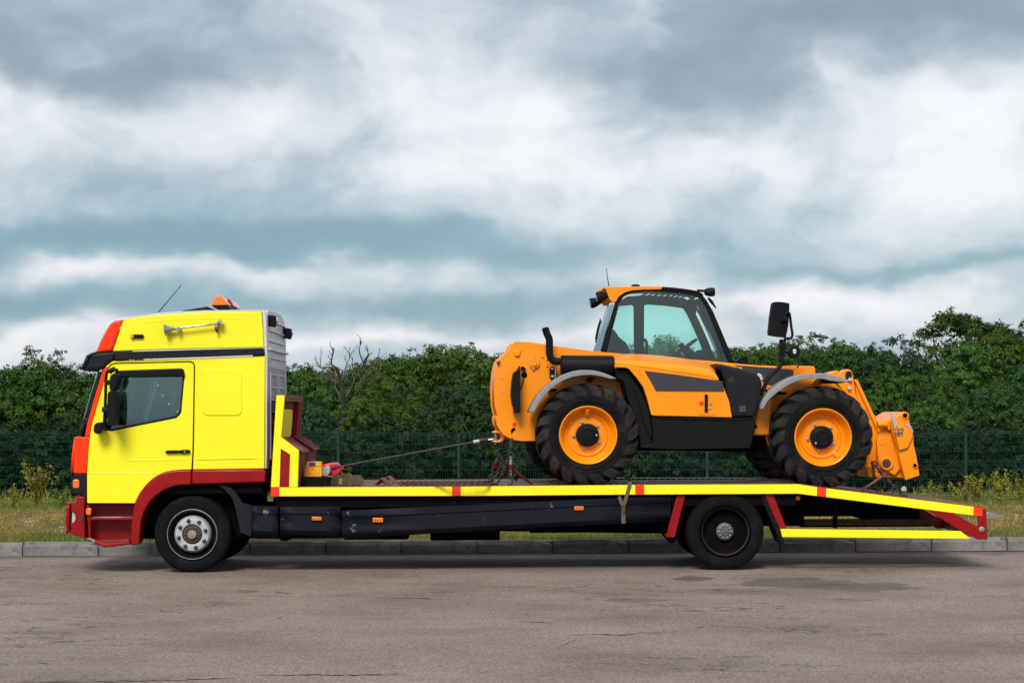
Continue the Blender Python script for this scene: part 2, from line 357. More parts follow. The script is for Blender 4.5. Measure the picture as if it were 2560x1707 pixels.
# ---- asphalt
def asphalt():
    m = bpy.data.materials.new('asphalt'); m.use_nodes = True; nt = m.node_tree; b = nt.nodes['Principled BSDF']; L = nt.links
    g = nt.nodes.new('ShaderNodeNewGeometry')
    def mp(scale, loc=(0, 0, 0)):
        n = nt.nodes.new('ShaderNodeMapping'); n.inputs['Scale'].default_value = scale; n.inputs['Location'].default_value = loc
        L.new(g.outputs['Position'], n.inputs[0]); return n.outputs[0]
    def nz(v, s, d=4, r=0.6, dist=0.0):
        n = nt.nodes.new('ShaderNodeTexNoise'); L.new(v, n.inputs['Vector']); n.inputs['Scale'].default_value = s
        n.inputs['Detail'].default_value = d; n.inputs['Roughness'].default_value = r; n.inputs['Distortion'].default_value = dist; return n.outputs['Fac']
    def ramp(v, *st):
        n = nt.nodes.new('ShaderNodeValToRGB'); L.new(v, n.inputs[0]); e = n.color_ramp.elements
        e[0].position, e[0].color = st[0][0], (*st[0][1], 1); e[1].position, e[1].color = st[-1][0], (*st[-1][1], 1)
        for p, c in st[1:-1]: q = e.new(p); q.color = (*c, 1)
        return n.outputs[0]
    def mr(v, a, b_, c=0.0, d=1.0):
        n = nt.nodes.new('ShaderNodeMapRange'); L.new(v, n.inputs[0]); n.interpolation_type = 'SMOOTHSTEP'
        for i, q in enumerate((a, b_, c, d)): n.inputs[i+1].default_value = q
        return n.outputs[0]
    def mix(f, a, c, mode='MIX'):
        n = nt.nodes.new('ShaderNodeMix'); n.data_type = 'RGBA'; n.blend_type = mode
        if isinstance(f, float): n.inputs['Factor'].default_value = f
        else: L.new(f, n.inputs['Factor'])
        for s, q in (('A', a), ('B', c)):
            if isinstance(q, tuple): n.inputs[s].default_value = (*q, 1)
            else: L.new(q, n.inputs[s])
        return n.outputs['Result']
    def mul(a, c):
        n = nt.nodes.new('ShaderNodeMath'); n.operation = 'MULTIPLY'
        for i, q in enumerate((a, c)):
            if isinstance(q, (int, float)): n.inputs[i].default_value = q
            else: L.new(q, n.inputs[i])
        return n.outputs[0]
    def op(o_, a, c):
        n = nt.nodes.new('ShaderNodeMath'); n.operation = o_
        for i, q in enumerate((a, c)):
            if isinstance(q, (int, float)): n.inputs[i].default_value = q
            else: L.new(q, n.inputs[i])
        return n.outputs[0]
    base = ramp(nz(mp((1, 1, 1)), 0.55, 5), (0.3, (0.162, 0.124, 0.104)), (0.5, (0.222, 0.177, 0.152)), (0.7, (0.268, 0.220, 0.193)))
    # aggregate
    vor = nt.nodes.new('ShaderNodeTexVoronoi'); L.new(mp((1, 0.75, 1)), vor.inputs['Vector']); vor.inputs['Scale'].default_value = 48
    ag = ramp(vor.outputs['Color'], (0.0, (0.62, 0.60, 0.60)), (0.45, (0.95, 0.93, 0.92)), (0.8, (1.12, 1.08, 1.05)), (1.0, (1.55, 1.48, 1.42)))
    c = mix(1.0, base, ag, 'MULTIPLY')
    fine = ramp(nz(mp((1, 1, 1)), 38, 4, 0.7), (0.34, (0.5, 0.5, 0.5)), (0.66, (1.5, 1.5, 1.5)))
    c = mix(0.8, c, fine, 'MULTIPLY')
    # long smears and tyre traces along the road
    st = nz(mp((0.28, 2.6, 1)), 1.3, 6, 0.65)
    c = mix(mr(st, 0.55, 0.74, 0, 0.48), c, (0.098, 0.086, 0.078))
    st2 = nz(mp((0.6, 4.5, 1), (5, 2, 0)), 1.0, 7, 0.7, 0.6)
    c = mix(mr(st2, 0.62, 0.72, 0, 0.5), c, (0.075, 0.066, 0.060))
    lt = nz(mp((0.35, 1.1, 1), (11, 3, 0)), 0.9, 6, 0.6)
    c = mix(mr(lt, 0.56, 0.78, 0, 0.45), c, (0.27, 0.232, 0.215))
    # damp/oil patches in front of the rear axle
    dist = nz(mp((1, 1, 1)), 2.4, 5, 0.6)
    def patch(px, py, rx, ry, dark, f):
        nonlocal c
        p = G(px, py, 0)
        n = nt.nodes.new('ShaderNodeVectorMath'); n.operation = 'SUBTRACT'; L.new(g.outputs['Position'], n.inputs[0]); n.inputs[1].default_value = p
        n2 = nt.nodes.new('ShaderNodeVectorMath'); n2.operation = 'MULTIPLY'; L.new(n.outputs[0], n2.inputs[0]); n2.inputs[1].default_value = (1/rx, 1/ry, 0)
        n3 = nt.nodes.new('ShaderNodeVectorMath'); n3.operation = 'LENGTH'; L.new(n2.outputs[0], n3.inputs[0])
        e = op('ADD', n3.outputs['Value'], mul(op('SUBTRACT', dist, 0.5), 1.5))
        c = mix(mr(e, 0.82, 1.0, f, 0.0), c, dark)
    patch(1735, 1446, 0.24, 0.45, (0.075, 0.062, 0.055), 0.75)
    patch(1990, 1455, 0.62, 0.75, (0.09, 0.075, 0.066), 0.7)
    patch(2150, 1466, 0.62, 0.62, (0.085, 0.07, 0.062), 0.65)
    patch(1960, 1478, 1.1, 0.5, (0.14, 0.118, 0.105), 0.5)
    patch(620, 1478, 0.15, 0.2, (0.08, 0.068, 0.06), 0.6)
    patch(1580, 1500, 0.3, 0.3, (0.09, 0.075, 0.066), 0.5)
    # sandy dirt swept against the kerb
    sep = nt.nodes.new('ShaderNodeSeparateXYZ'); L.new(g.outputs['Position'], sep.inputs[0])
    edge = op('ADD', sep.outputs['Y'], mul(nz(mp((1, 1, 1)), 1.8, 6, 0.65), 1.3))
    c = mix(mr(edge, KERB_Y - 0.15, KERB_Y + 0.45, 0, 0.75), c, ramp(nz(mp((1, 1, 1)), 9, 5), (0.35, (0.085, 0.066, 0.052)), (0.6, (0.15, 0.115, 0.085)), (0.75, (0.25, 0.175, 0.10))))
    # cracks: contour lines of a warped noise, kept where a mask allows
    cr = nz(mp((0.42, 0.95, 1), (1.7, 0.2, 0)), 0.8, 6, 0.62, 0.4)
    line = mr(op('ABSOLUTE', op('SUBTRACT', cr, 0.5), 0), 0.002, 0.007, 1.0, 0.0)
    keep = mr(nz(mp((0.5, 0.5, 1), (4, 8, 0)), 0.7, 3), 0.46, 0.58, 0.0, 0.85)
    c = mix(mul(line, keep), c, (0.035, 0.03, 0.027))
    # dark and pale specks
    sp = nz(mp((1, 1, 1)), 14, 2, 0.4)
    c = mix(mr(sp, 0.735, 0.76, 0, 0.7), c, (0.05, 0.043, 0.04))
    L.new(c, b.inputs['Base Color'])
    b.inputs['Roughness'].default_value = 0.88; b.inputs['Specular IOR Level'].default_value = 0.25
    bp = nt.nodes.new('ShaderNodeBump'); bp.inputs['Strength'].default_value = 0.55; bp.inputs['Distance'].default_value = 0.012
    L.new(nz(mp((1, 1, 1)), 55, 4, 0.7), bp.inputs['Height']); L.new(bp.outputs[0], b.inputs['Normal'])
    return m
M['asphalt'] = asphalt()
def sheet(name, xs, ys, zf, m):
    V = [(x, y, zf(x, y)) for y in ys for x in xs]; n = len(xs)
    F = [(j*n+i, j*n+i+1, (j+1)*n+i+1, (j+1)*n+i) for j in range(len(ys)-1) for i in range(n-1)]
    return tag(mesh(name, V, F, m, smooth=True, angle=60), kind='structure')
road = sheet('road', [-900, -60, -12, 12, 60, 900], [-400, -60, -26, -10, 0, KERB_Y + 0.1], lambda x, y: 0.0, M['asphalt'])

M['crack'] = mat('road_crack', (0.040, 0.034, 0.030), 0.95, spec=0.1)
kR = crop(0, 1340, 1.8375); kS = crop(1280, 1340, 1.8375); rc0 = random.Random(5)
for pts, wd in ((kR((1160, 638), (1420, 634), (1700, 636), (1920, 632)), .016), (kR((60, 671), (400, 666), (800, 660), (1150, 646)), .012), (kR((75, 669), (140, 664), (210, 620), (250, 608)), .014),
                (kR((225, 585), (262, 566), (300, 548)), .012), (kR((370, 658), (395, 632), (420, 624)), .009), (kR((1240, 385), (1290, 372), (1330, 352)), .02), (kR((1800, 285), (1900, 282), (2050, 290)), .025),
                (kS((240, 456), (380, 448), (520, 452), (600, 440), (740, 446)), .016), (kS((0, 388), (150, 396), (260, 390)), .016), (kS((180, 520), (300, 470), (340, 462)), .009), (kS((1200, 355), (1260, 368), (1380, 375)), .012), (kS((900, 520), (960, 528), (1010, 545)), .009)):
    q = [G(x, y, 0.004) for x, y in pts]; fine = []
    for a, b in zip(q, q[1:]):
        n = max(3, int((b - a).length / .05)); fine += [a.lerp(b, t / n) + Vector((rc0.uniform(-.006, .006), rc0.uniform(-.028, .028), 0)) for t in range(n)]
    vs = []; L = len(fine)
    for i, p in enumerate(fine):
        w = wd * rc0.uniform(.3, 1.5) * min(1, (i + .4) / 5, (L - 1 - i + .4) / 5); vs += [p - Vector((0, w, 0)), p + Vector((0, w, 0))]
    mesh('crack', vs, [(2*i, 2*i+1, 2*i+3, 2*i+2) for i in range(L - 1)], M['crack'], road, smooth=False)
# ---- ground behind the kerb: a verge, then a bank falling to the wood
def ground_z(x, y):
    b = 0.15 + 0.03 * math.sin(x * 0.9) * math.sin(y * 0.7)
    if y > 19: b -= 3.6 * min(1.0, (y - 19) / 13.0) ** 1.2
    if y > 70: b += (min(y, 400) - 70) * 0.004
    return b
def soil():
    m = bpy.data.materials.new('verge_soil'); m.use_nodes = True; nt = m.node_tree; b = nt.nodes['Principled BSDF']; L = nt.links
    g = nt.nodes.new('ShaderNodeNewGeometry')
    n = nt.nodes.new('ShaderNodeTexNoise'); n.inputs['Scale'].default_value = 1.6; n.inputs['Detail'].default_value = 8; L.new(g.outputs['Position'], n.inputs['Vector'])
    r = nt.nodes.new('ShaderNodeValToRGB'); L.new(n.outputs['Fac'], r.inputs[0]); e = r.color_ramp.elements
    e[0].position, e[0].color = 0.3, (0.05, 0.07, 0.016, 1); e[1].position, e[1].color = 0.7, (0.20, 0.125, 0.05, 1)
    q = e.new(0.48); q.color = (0.13, 0.105, 0.035, 1)
    L.new(r.outputs[0], b.inputs['Base Color']); b.inputs['Roughness'].default_value = 1; b.inputs['Specular IOR Level'].default_value = 0.1
    n2 = nt.nodes.new('ShaderNodeTexNoise'); n2.inputs['Scale'].default_value = 25; n2.inputs['Detail'].default_value = 6; L.new(g.outputs['Position'], n2.inputs['Vector'])
    bp = nt.nodes.new('ShaderNodeBump'); bp.inputs['Strength'].default_value = 0.8; bp.inputs['Distance'].default_value = 0.03
    L.new(n2.outputs['Fac'], bp.inputs['Height']); L.new(bp.outputs[0], b.inputs['Normal'])
    return m
gx = [-2500, -400, -90] + [-30 + i * 1.5 for i in range(41)] + [90, 400, 2500]
gy = [KERB_Y + 0.12] + [4 + i * 1.0 for i in range(16)] + [20, 22, 24, 27, 30, 33, 40, 55, 70, 120, 400, 2500]
sheet('verge_ground', gx, gy, ground_z, soil())

# ---- kerb: a footing with single concrete stones on it
M['concrete'] = mat('kerb_concrete', (0.215, 0.212, 0.205), 0.9, var=0.35, vscale=3.4, bump=0.5, bscale=35, dirt=((0.085, 0.078, 0.07), 0.46, 0.72, 7))
M['mortar'] = mat('kerb_footing', (0.10, 0.09, 0.08), 0.95, var=0.3, vscale=5)
kerb = tag(MB().box((-60, KERB_Y + 0.035, 0.001), (60, KERB_Y + 0.15, 0.155)).build('kerb', M['mortar']), kind='structure')
def kerb_stone_mesh(seed):
    r = random.Random(seed); bm = bmesh.new()
    bmesh.ops.create_cube(bm, size=1)
    bmesh.ops.subdivide_edges(bm, edges=bm.edges[:], cuts=2, use_grid_fill=True)
    for v in bm.verts:
        v.co.x *= 0.992; v.co.y *= 0.15; v.co.z *= KERB_H
        e = abs(v.co.x) > 0.49; t = v.co.z > KERB_H * 0.4; f = v.co.y < -0.06
        if t and f: v.co.y += 0.022
        if e and t: v.co.z -= r.random() * 0.012; v.co.x *= 1 - r.random() * 0.012
        if e and t and f and r.random() < 0.45: v.co.z -= r.random() * 0.05; v.co.x *= 1 - r.random() * 0.06; v.co.y += r.random() * 0.03
        v.co.x += r.uniform(-1, 1) * 0.002 if not e else 0; v.co.y += r.uniform(-1, 1) * 0.003; v.co.z += r.uniform(-1, 1) * 0.002
    me = bpy.data.meshes.new('kerb_stone'); bm.to_mesh(me); bm.free(); me.materials.append(M['concrete']); return me
kms = [kerb_stone_mesh(s) for s in range(6)]
rk = random.Random(3)
kx0 = W(247, 1388, KERB_Y).x
for i in range(-16, 29):
    o = bpy.data.objects.new('kerb_stone', kms[rk.randrange(6)]); col.objects.link(o); o.parent = kerb
    o.location = (kx0 + 0.5 + i * 1.012, KERB_Y + 0.075 + rk.uniform(-.006, .006), KERB_H / 2 + 0.004 + rk.uniform(-.006, .006))
    o.rotation_euler = (rk.uniform(-.015, .015), rk.uniform(-.006, .006), rk.choice((0, math.pi)) * 0 + rk.uniform(-.006, .006))

# ---- grass on the verge
def leaf_mat(name, trans=0.12, rough=0.55):
    m = bpy.data.materials.new(name); m.use_nodes = True; nt = m.node_tree; b = nt.nodes['Principled BSDF']; L = nt.links
    a = nt.nodes.new('ShaderNodeVertexColor'); a.layer_name = 'tint'
    oi = nt.nodes.new('ShaderNodeObjectInfo')
    hs = nt.nodes.new('ShaderNodeHueSaturation'); L.new(a.outputs[0], hs.inputs['Color'])
    mr = nt.nodes.new('ShaderNodeMapRange'); L.new(oi.outputs['Random'], mr.inputs[0]); mr.inputs[3].default_value = 0.487; mr.inputs[4].default_value = 0.515
    mv = nt.nodes.new('ShaderNodeMapRange'); L.new(oi.outputs['Random'], mv.inputs[0]); mv.inputs[3].default_value = 0.82; mv.inputs[4].default_value = 1.15
    L.new(mr.outputs[0], hs.inputs['Hue']); L.new(mv.outputs[0], hs.inputs['Value'])
    L.new(hs.outputs[0], b.inputs['Base Color']); b.inputs['Roughness'].default_value = rough; b.inputs['Specular IOR Level'].default_value = 0.12
    t = nt.nodes.new('ShaderNodeBsdfTranslucent'); L.new(hs.outputs[0], t.inputs[0])
    mx = nt.nodes.new('ShaderNodeMixShader'); mx.inputs[0].default_value = trans
    L.new(b.outputs[0], mx.inputs[1]); L.new(t.outputs[0], mx.inputs[2]); L.new(mx.outputs[0], nt.nodes['Material Output'].inputs[0])
    return m
M['leaf'] = leaf_mat('foliage'); M['blade'] = leaf_mat('grass_blades', 0.3, 0.6)
def grass(name, label, n, xr, yr, hfun, cfun, dens=None):
    x = rng.uniform(*xr, n); y = rng.uniform(*yr, n)
    if dens is not None:
        k = rng.random(n) < dens(x, y); x, y = x[k], y[k]; n = len(x)
    z = np.array([ground_z(a, b) for a, b in zip(x, y)]) - 0.01
    h = hfun(x, y, n); a = rng.uniform(0, 6.283, n); w = 0.004 + h * 0.035
    lean = rng.normal(0, 0.35, (n, 2)) * h[:, None]
    P = np.zeros((n, 3, 3)); base = np.stack([x, y, z], 1)
    d = np.stack([np.cos(a) * w, np.sin(a) * w, 0*a], 1)
    P[:, 0] = base - d; P[:, 1] = base + d; P[:, 2] = base + np.stack([lean[:, 0], lean[:, 1], h], 1)
    C = np.repeat(cfun(x, y, n)[:, None, :], 3, axis=1).reshape(-1, 3)
    o = np_mesh(name, P.reshape(-1, 3), np.arange(3*n).reshape(-1, 3), M['blade'], colr=C)
    return tag(o, label, 'grass', kind='stuff')
def wob(x, y, s, ph): return np.sin(x*s + ph) * np.cos(y*s*0.8 + ph*1.7) + 0.6*np.sin(x*s*2.3 + y*s*1.9 + ph*3)
def pick(n, cols): c = np.array(cols); return c[rng.integers(0, len(c), n)] * rng.uniform(0.75, 1.25, (n, 1))
def gcol(x, y, n):
    green = pick(n, [(0.125, 0.185, 0.018), (0.16, 0.20, 0.025), (0.09, 0.15, 0.02)])
    dry = pick(n, [(0.42, 0.27, 0.09), (0.34, 0.20, 0.065), (0.50, 0.35, 0.15), (0.24, 0.20, 0.045)])
    t = np.clip((y - 5.2) / 1.2, 0, 1) * np.clip((14.5 - y) / 3.0, 0, 1) + 0.22 * wob(x, y, 1.3, 0.4)
    k = rng.random(n) < np.clip(t, 0.04, 0.88)
    return np.where(k[:, None], dry, green)
grass('verge_grass', 'short green and straw coloured grass on the verge behind the kerb', 190000, (-11, 11.5), (KERB_Y + 0.16, 19.5),
      lambda x, y, n: rng.uniform(0.025, 0.075, n) * (1 + 0.5*np.clip(wob(x, y, 1.1, 2), -1, 1)), gcol, lambda x, y: 0.85 - 0.02*y)
grass('tall_grass', 'tall seeding grass growing along the foot of the green fence', 8000, (-12, 13), (14.5, 20.5),
      lambda x, y, n: rng.uniform(0.08, 0.30, n) * (0.7 + 0.5*np.clip(wob(x, y, 0.9, 1), -0.6, 1)),
      lambda x, y, n: pick(n, [(0.19, 0.23, 0.03), (0.28, 0.27, 0.05), (0.34, 0.27, 0.09), (0.13, 0.19, 0.03)]), lambda x, y: np.clip(0.45 + 0.4*wob(x, y, 0.8, 3), 0.1, 1))
# scraps of dry grass in the gutter
grass('gutter_weeds', 'scraps of dry grass in the gutter along the kerb', 900, (-9, 9), (KERB_Y - 0.16, KERB_Y + 0.0),
      lambda x, y, n: rng.uniform(0.015, 0.06, n), lambda x, y, n: pick(n, [(0.22, 0.15, 0.06), (0.14, 0.13, 0.03), (0.10, 0.09, 0.03)]),
      lambda x, y: np.clip(wob(x, y*0, 1.7, 1) - 0.75, 0, 1)).location.z = -0.14

# ---- wire fence
M['fence'] = mat('green_fence_paint', (0.003, 0.040, 0.029), 0.5, spec=0.3, var=0.15, vscale=4, coat=0.1)
FA = R(10); fdir = Vector((math.cos(FA), -math.sin(FA), 0)); f0 = W(844.5, 1084, 18.1); f0.z = 0
FTOP, FBOT = 1.47, 0.10
fence = thing('wire_fence', 'dark green welded wire mesh fence in front of the trees', 'fence', (f0.x, f0.y, FBOT))
def fence_panel():
    mb = MB(); r = 0.0031
    def prof(z):                      # V-folds
        for c in (FTOP - 0.055, FTOP - 0.60, FBOT + 0.12):
            if abs(z - c) < 0.05: return 0.03 * (1 - abs(z - c) / 0.05)
        return 0.0
    zs = sorted(set([FBOT + 0.03, FTOP + 0.02] + [c + d for c in (FTOP - 0.055, FTOP - 0.60, FBOT + 0.12) for d in (-0.05, 0, 0.05)]))
    for i in range(50):
        x = 0.025 + i * 0.05
        mb.tube([(x, -prof(z), z) for z in zs], r, 4, False)
    for z in zs[1:-1] + [FTOP - 0.22, FTOP - 0.38, FTOP - 0.74, FTOP - 0.92, FTOP - 1.08]:
        mb.tube([(0.0, -prof(z) - 0.006, z), (2.49, -prof(z) - 0.006, z)], r * 1.25, 4, False)
    me = mb
    return me
panel0 = None; post0 = None
for i in range(-9, 11):
    p = f0 + fdir * (2.5 * i)
    dz = 0.06 if i < 0 else 0.0
    if panel0 is None:
        panel0 = fence_panel().build('wire_panel', M['fence'], None, smooth=False, loc=(p.x, p.y, dz)); panel0.rotation_euler = (0, 0, -FA); attach(panel0, fence)
        post0 = MB().box((-0.03, 0.012, FBOT - 0.4), (0.03, 0.062, FTOP - 0.04)).box((-0.032, 0.010, FTOP - 0.04), (0.032, 0.064, FTOP - 0.015)) \
            .box((-0.02, -0.012, FTOP - 0.2), (0.02, 0.012, FTOP - 0.16)).box((-0.02, -0.012, FTOP - 0.9), (0.02, 0.012, FTOP - 0.86)).build('post', M['fence'], None, bevel=0.006, loc=(p.x, p.y, dz)); post0.rotation_euler = (0, 0, -FA); attach(post0, fence)
    else:
        inst(panel0, fence, (p.x, p.y, dz), (0, 0, -FA)); inst(post0, fence, (p.x, p.y, dz), (0, 0, -FA))

# ---- trees
M['bark'] = mat('bark', (0.045, 0.036, 0.028), 0.95, var=0.35, vscale=7, bump=0.5, bscale=30)
M['dead_bark'] = mat('dead_bark', (0.028, 0.022, 0.018), 0.95, var=0.45, vscale=4, bump=0.4, bscale=30, dirt=((0.02, 0.017, 0.015), 0.45, 0.62, 1.4))
M['dead_twig'] = mat('bleached_twigs', (0.12, 0.09, 0.07), 0.95, var=0.4, vscale=5)
def leaves(cent, rad, cnt, size, r_, palette, drop=0.25):
    """many small leaf faces set on clumps; cent (k,3), rad (k,)"""
    k = len(cent); idx = np.repeat(np.arange(k), cnt); n = len(idx)
    u = r_.normal(size=(n, 3)); u[:, 2] = np.where((u[:, 2] < -0.5) & (r_.random(n) < 0.6), -u[:, 2], u[:, 2]); u /= np.linalg.norm(u, axis=1)[:, None]
    rr = rad[idx] * (0.72 + 0.32 * r_.random(n) ** 0.7)
    lump = 1 + 0.22*np.sin(u[:, 0]*7 + idx) * np.sin(u[:, 1]*6 + 2*idx) + 0.15*np.sin(u[:, 2]*9 + idx*3)
    p = cent[idx] + u * (rr * lump)[:, None] * np.array([1, 1, 0.92])
    nn = u * 1.0 + np.array([0, 0, 0.30]) + r_.normal(0, 0.36, (n, 3)); nn /= np.linalg.norm(nn, axis=1)[:, None]
    t = u * 0.8 + r_.normal(0, 0.7, (n, 3)) + np.array([0, 0, -drop]); t -= nn * (t * nn).sum(1)[:, None]; t /= np.linalg.norm(t, axis=1)[:, None] + 1e-9
    s = np.cross(nn, t); ln = size * r_.uniform(0.65, 1.35, n); wd = ln * r_.uniform(0.34, 0.5, n)
    P = np.empty((n, 4, 3))
    P[:, 0] = p - t * (ln * 0.5)[:, None]; P[:, 2] = p + t * (ln * 0.5)[:, None] - nn * (ln * 0.12)[:, None]
    P[:, 1] = p + s * (wd * 0.5)[:, None] + nn * (ln * 0.06)[:, None]; P[:, 3] = p - s * (wd * 0.5)[:, None] + nn * (ln * 0.06)[:, None]
    pal = np.array(palette); cc = pal[r_.integers(0, len(pal), k)]
    C = cc[idx] * r_.uniform(0.7, 1.3, (n, 1)); C = np.repeat(C[:, None, :], 4, 1).reshape(-1, 3)
    return P.reshape(-1, 3), np.arange(4*n).reshape(-1, 4), C
GREENS = [(0.0434, 0.0967, 0.0151), (0.034, 0.0845, 0.0196), (0.0604, 0.1158, 0.0151), (0.0303, 0.0745, 0.0238), (0.052, 0.1047, 0.013)]
BLUEGREENS = [(0.0299, 0.0699, 0.027), (0.0359, 0.0822, 0.0332), (0.026, 0.0617, 0.0208), (0.0418, 0.0864, 0.027)]
LIGHTGREENS = [(0.0652, 0.1144, 0.0123), (0.0528, 0.0999, 0.0123), (0.0777, 0.1253, 0.014), (0.0404, 0.0847, 0.014)]
def rosettes(cent, rad, nros, nleaf, size, r_, palette):
    """leaf rosettes (compound leaves hanging from shoot tips) set over rounded masses"""
    k = len(cent); cnt = np.maximum(6, (nros * rad**2 / (rad**2).sum()).astype(int)); idx = np.repeat(np.arange(k), cnt); m = len(idx)
    u = r_.normal(size=(m, 3)); u[:, 2] = np.where((u[:, 2] < -0.4) & (r_.random(m) < 0.5), -u[:, 2], u[:, 2]); u /= np.linalg.norm(u, axis=1)[:, None]
    lump = 1 + 0.16*np.sin(u[:, 0]*6 + idx) * np.sin(u[:, 1]*5 + 2*idx) + 0.10*np.sin(u[:, 2]*8 + idx*3)
    c = cent[idx] + u * (rad[idx] * lump * r_.uniform(0.86, 1.06, m))[:, None] * np.array([1, 1, 0.92])
    ax = u * 0.75 + np.array([0, 0, 0.6]) + r_.normal(0, 0.22, (m, 3)); ax /= np.linalg.norm(ax, axis=1)[:, None]
    rr = r_.uniform(0.8, 1.35, m)
    j = np.repeat(np.arange(m), nleaf); n = len(j); A = ax[j]
    t = r_.normal(size=(n, 3)); t -= A * (t * A).sum(1)[:, None]; t /= np.linalg.norm(t, axis=1)[:, None]
    ph = r_.uniform(-0.75, 0.55, n); d = t * np.cos(ph)[:, None] + A * np.sin(ph)[:, None]; d[:, 2] -= 0.22; d /= np.linalg.norm(d, axis=1)[:, None]
    nn = A - d * (A * d).sum(1)[:, None] + r_.normal(0, 0.25, (n, 3)); nn -= d * (nn * d).sum(1)[:, None]; nn /= np.linalg.norm(nn, axis=1)[:, None] + 1e-9
    s = np.cross(nn, d); ln = size * rr[j] * r_.uniform(0.7, 1.25, n); wd = ln * r_.uniform(0.36, 0.52, n)
    b = c[j] + d * (ln * r_.uniform(0.05, 0.75, n))[:, None]
    P = np.empty((n, 4, 3)); P[:, 0] = b; P[:, 2] = b + d * ln[:, None] - np.array([0, 0, 1.0]) * (ln * 0.18)[:, None]
    mid = b + d * (ln * 0.5)[:, None]; P[:, 1] = mid + s * (wd * 0.5)[:, None]; P[:, 3] = mid - s * (wd * 0.5)[:, None]
    pal = np.array(palette); cc = pal[r_.integers(0, len(pal), k)]; ro = r_.uniform(0.75, 1.3, (m, 1))
    C = cc[idx][j] * ro[j] * r_.uniform(0.8, 1.2, (n, 1)); C = np.repeat(C[:, None, :], 4, 1).reshape(-1, 3)
    return P.reshape(-1, 3), np.arange(4*n).reshape(-1, 4), C
def crown_data(seed, rx, zc, rz, nclump, nleaf, size, palette, airy=0.0, rmin=0.30, rmax=0.72, spikes=34):
    r_ = np.random.default_rng(seed)
    u = r_.normal(size=(nclump, 3)); u /= np.linalg.norm(u, axis=1)[:, None]
    rr = np.where(r_.random(nclump) < 0.8, r_.uniform(0.84, 1.0, nclump), r_.uniform(0.35, 0.8, nclump))
    lobes = 1 + 0.12*np.sin(3*np.arctan2(u[:, 1], u[:, 0]) + seed) + 0.08*np.sin(5*u[:, 2] + 2*seed)
    c = u * (rr * lobes)[:, None] * np.array([rx, rx, rz]); c[:, 2] += zc
    rad = rmin + (rmax - rmin) * r_.random(nclump) ** 1.2
    if spikes:                        # thin shoots breaking the outline at the top
        a = r_.uniform(0, 6.283, spikes); q = r_.uniform(0.1, 0.85, spikes)
        s = np.stack([np.cos(a)*q*rx, np.sin(a)*q*rx, zc + rz*np.sqrt(1 - q*q)*r_.uniform(0.97, 1.06, spikes)], 1)
        c = np.vstack([c, s]); rad = np.concatenate([rad, r_.uniform(0.12, 0.24, spikes)])
    return rosettes(c, rad, int(nleaf * 1.2) // 22, 22, size * 0.86, r_, palette), c
def trunk_mb(seed, h, r0, cl, nl=9):
    r = random.Random(seed); mb = MB()
    pts = [Vector((0, 0, -0.3))]; 
    for i in range(1, 7): pts.append(Vector((r.uniform(-.12, .12)*i*.4, r.uniform(-.12, .12)*i*.4, h*i/6)))
    mb.tube(pts, [r0*(1 - 0.13*i) for i in range(7)], 8)
    for i in range(nl):
        tgt = Vector(cl[r.randrange(len(cl))]); k = r.randrange(2, 6); s = pts[k]
        mid = s.lerp(tgt, .5) + Vector((r.uniform(-.2, .2), r.uniform(-.2, .2), r.uniform(0, .3)))
        mb.tube([s, mid, tgt], [r0*.45, r0*.3, r0*.12], 5)
    return mb
PROTO = []
for i, (rx, zc, rz, nc, nl, size, pal, airy) in enumerate([
        (2.6, 4.2, 3.5, 76, 105000, 0.115, GREENS, 0), (2.4, 4.1, 3.6, 70, 100000, 0.10, BLUEGREENS, 0), (2.9, 4.2, 3.5, 84, 110000, 0.10, GREENS + LIGHTGREENS, 0),
        (2.5, 4.2, 3.5, 72, 100000, 0.10, LIGHTGREENS, 0), (2.7, 4.0, 3.6, 78, 105000, 0.10, BLUEGREENS + GREENS, 0), (1.9, 5.4, 2.7, 60, 15000, 0.11, GREENS, 1)]):
    (V, F, C), cl = crown_data(100 + i, rx, zc, rz, nc, nl, size, pal, airy, rmin=0.18 if airy else 0.50, rmax=0.40 if airy else 1.05)
    o = np_mesh('crown', V, F, M['leaf'], colr=C); t = trunk_mb(50 + i, 6.6, 0.16 if not airy else 0.12, cl).build('trunk', M['bark'])
    PROTO.append([o, t, False, zc + rz + (0.0 if airy else 0.35)])
def tree(kind, px, top, D, label, name='broadleaf_tree', wscale=1.0, rz=None, group='trees of the wood behind the fence'):
    Y = D - D0; p = W(px, top, Y); gz = ground_z(p.x, Y); h = p.z - gz
    cr, tr, used, ph = PROTO[kind]
    s = h / (ph * 1.03)
    t = thing(name, label, 'tree', (p.x, Y, gz), group=group); t['local'] = 1
    t.scale = (s * wscale, s * wscale, s); t.rotation_euler = (0, 0, rz if rz is not None else (px * 0.713) % 6.28)
    for o in (cr, tr):
        if not used: o.parent = t
        else: inst(o, t)
    PROTO[kind][2] = True
    return t
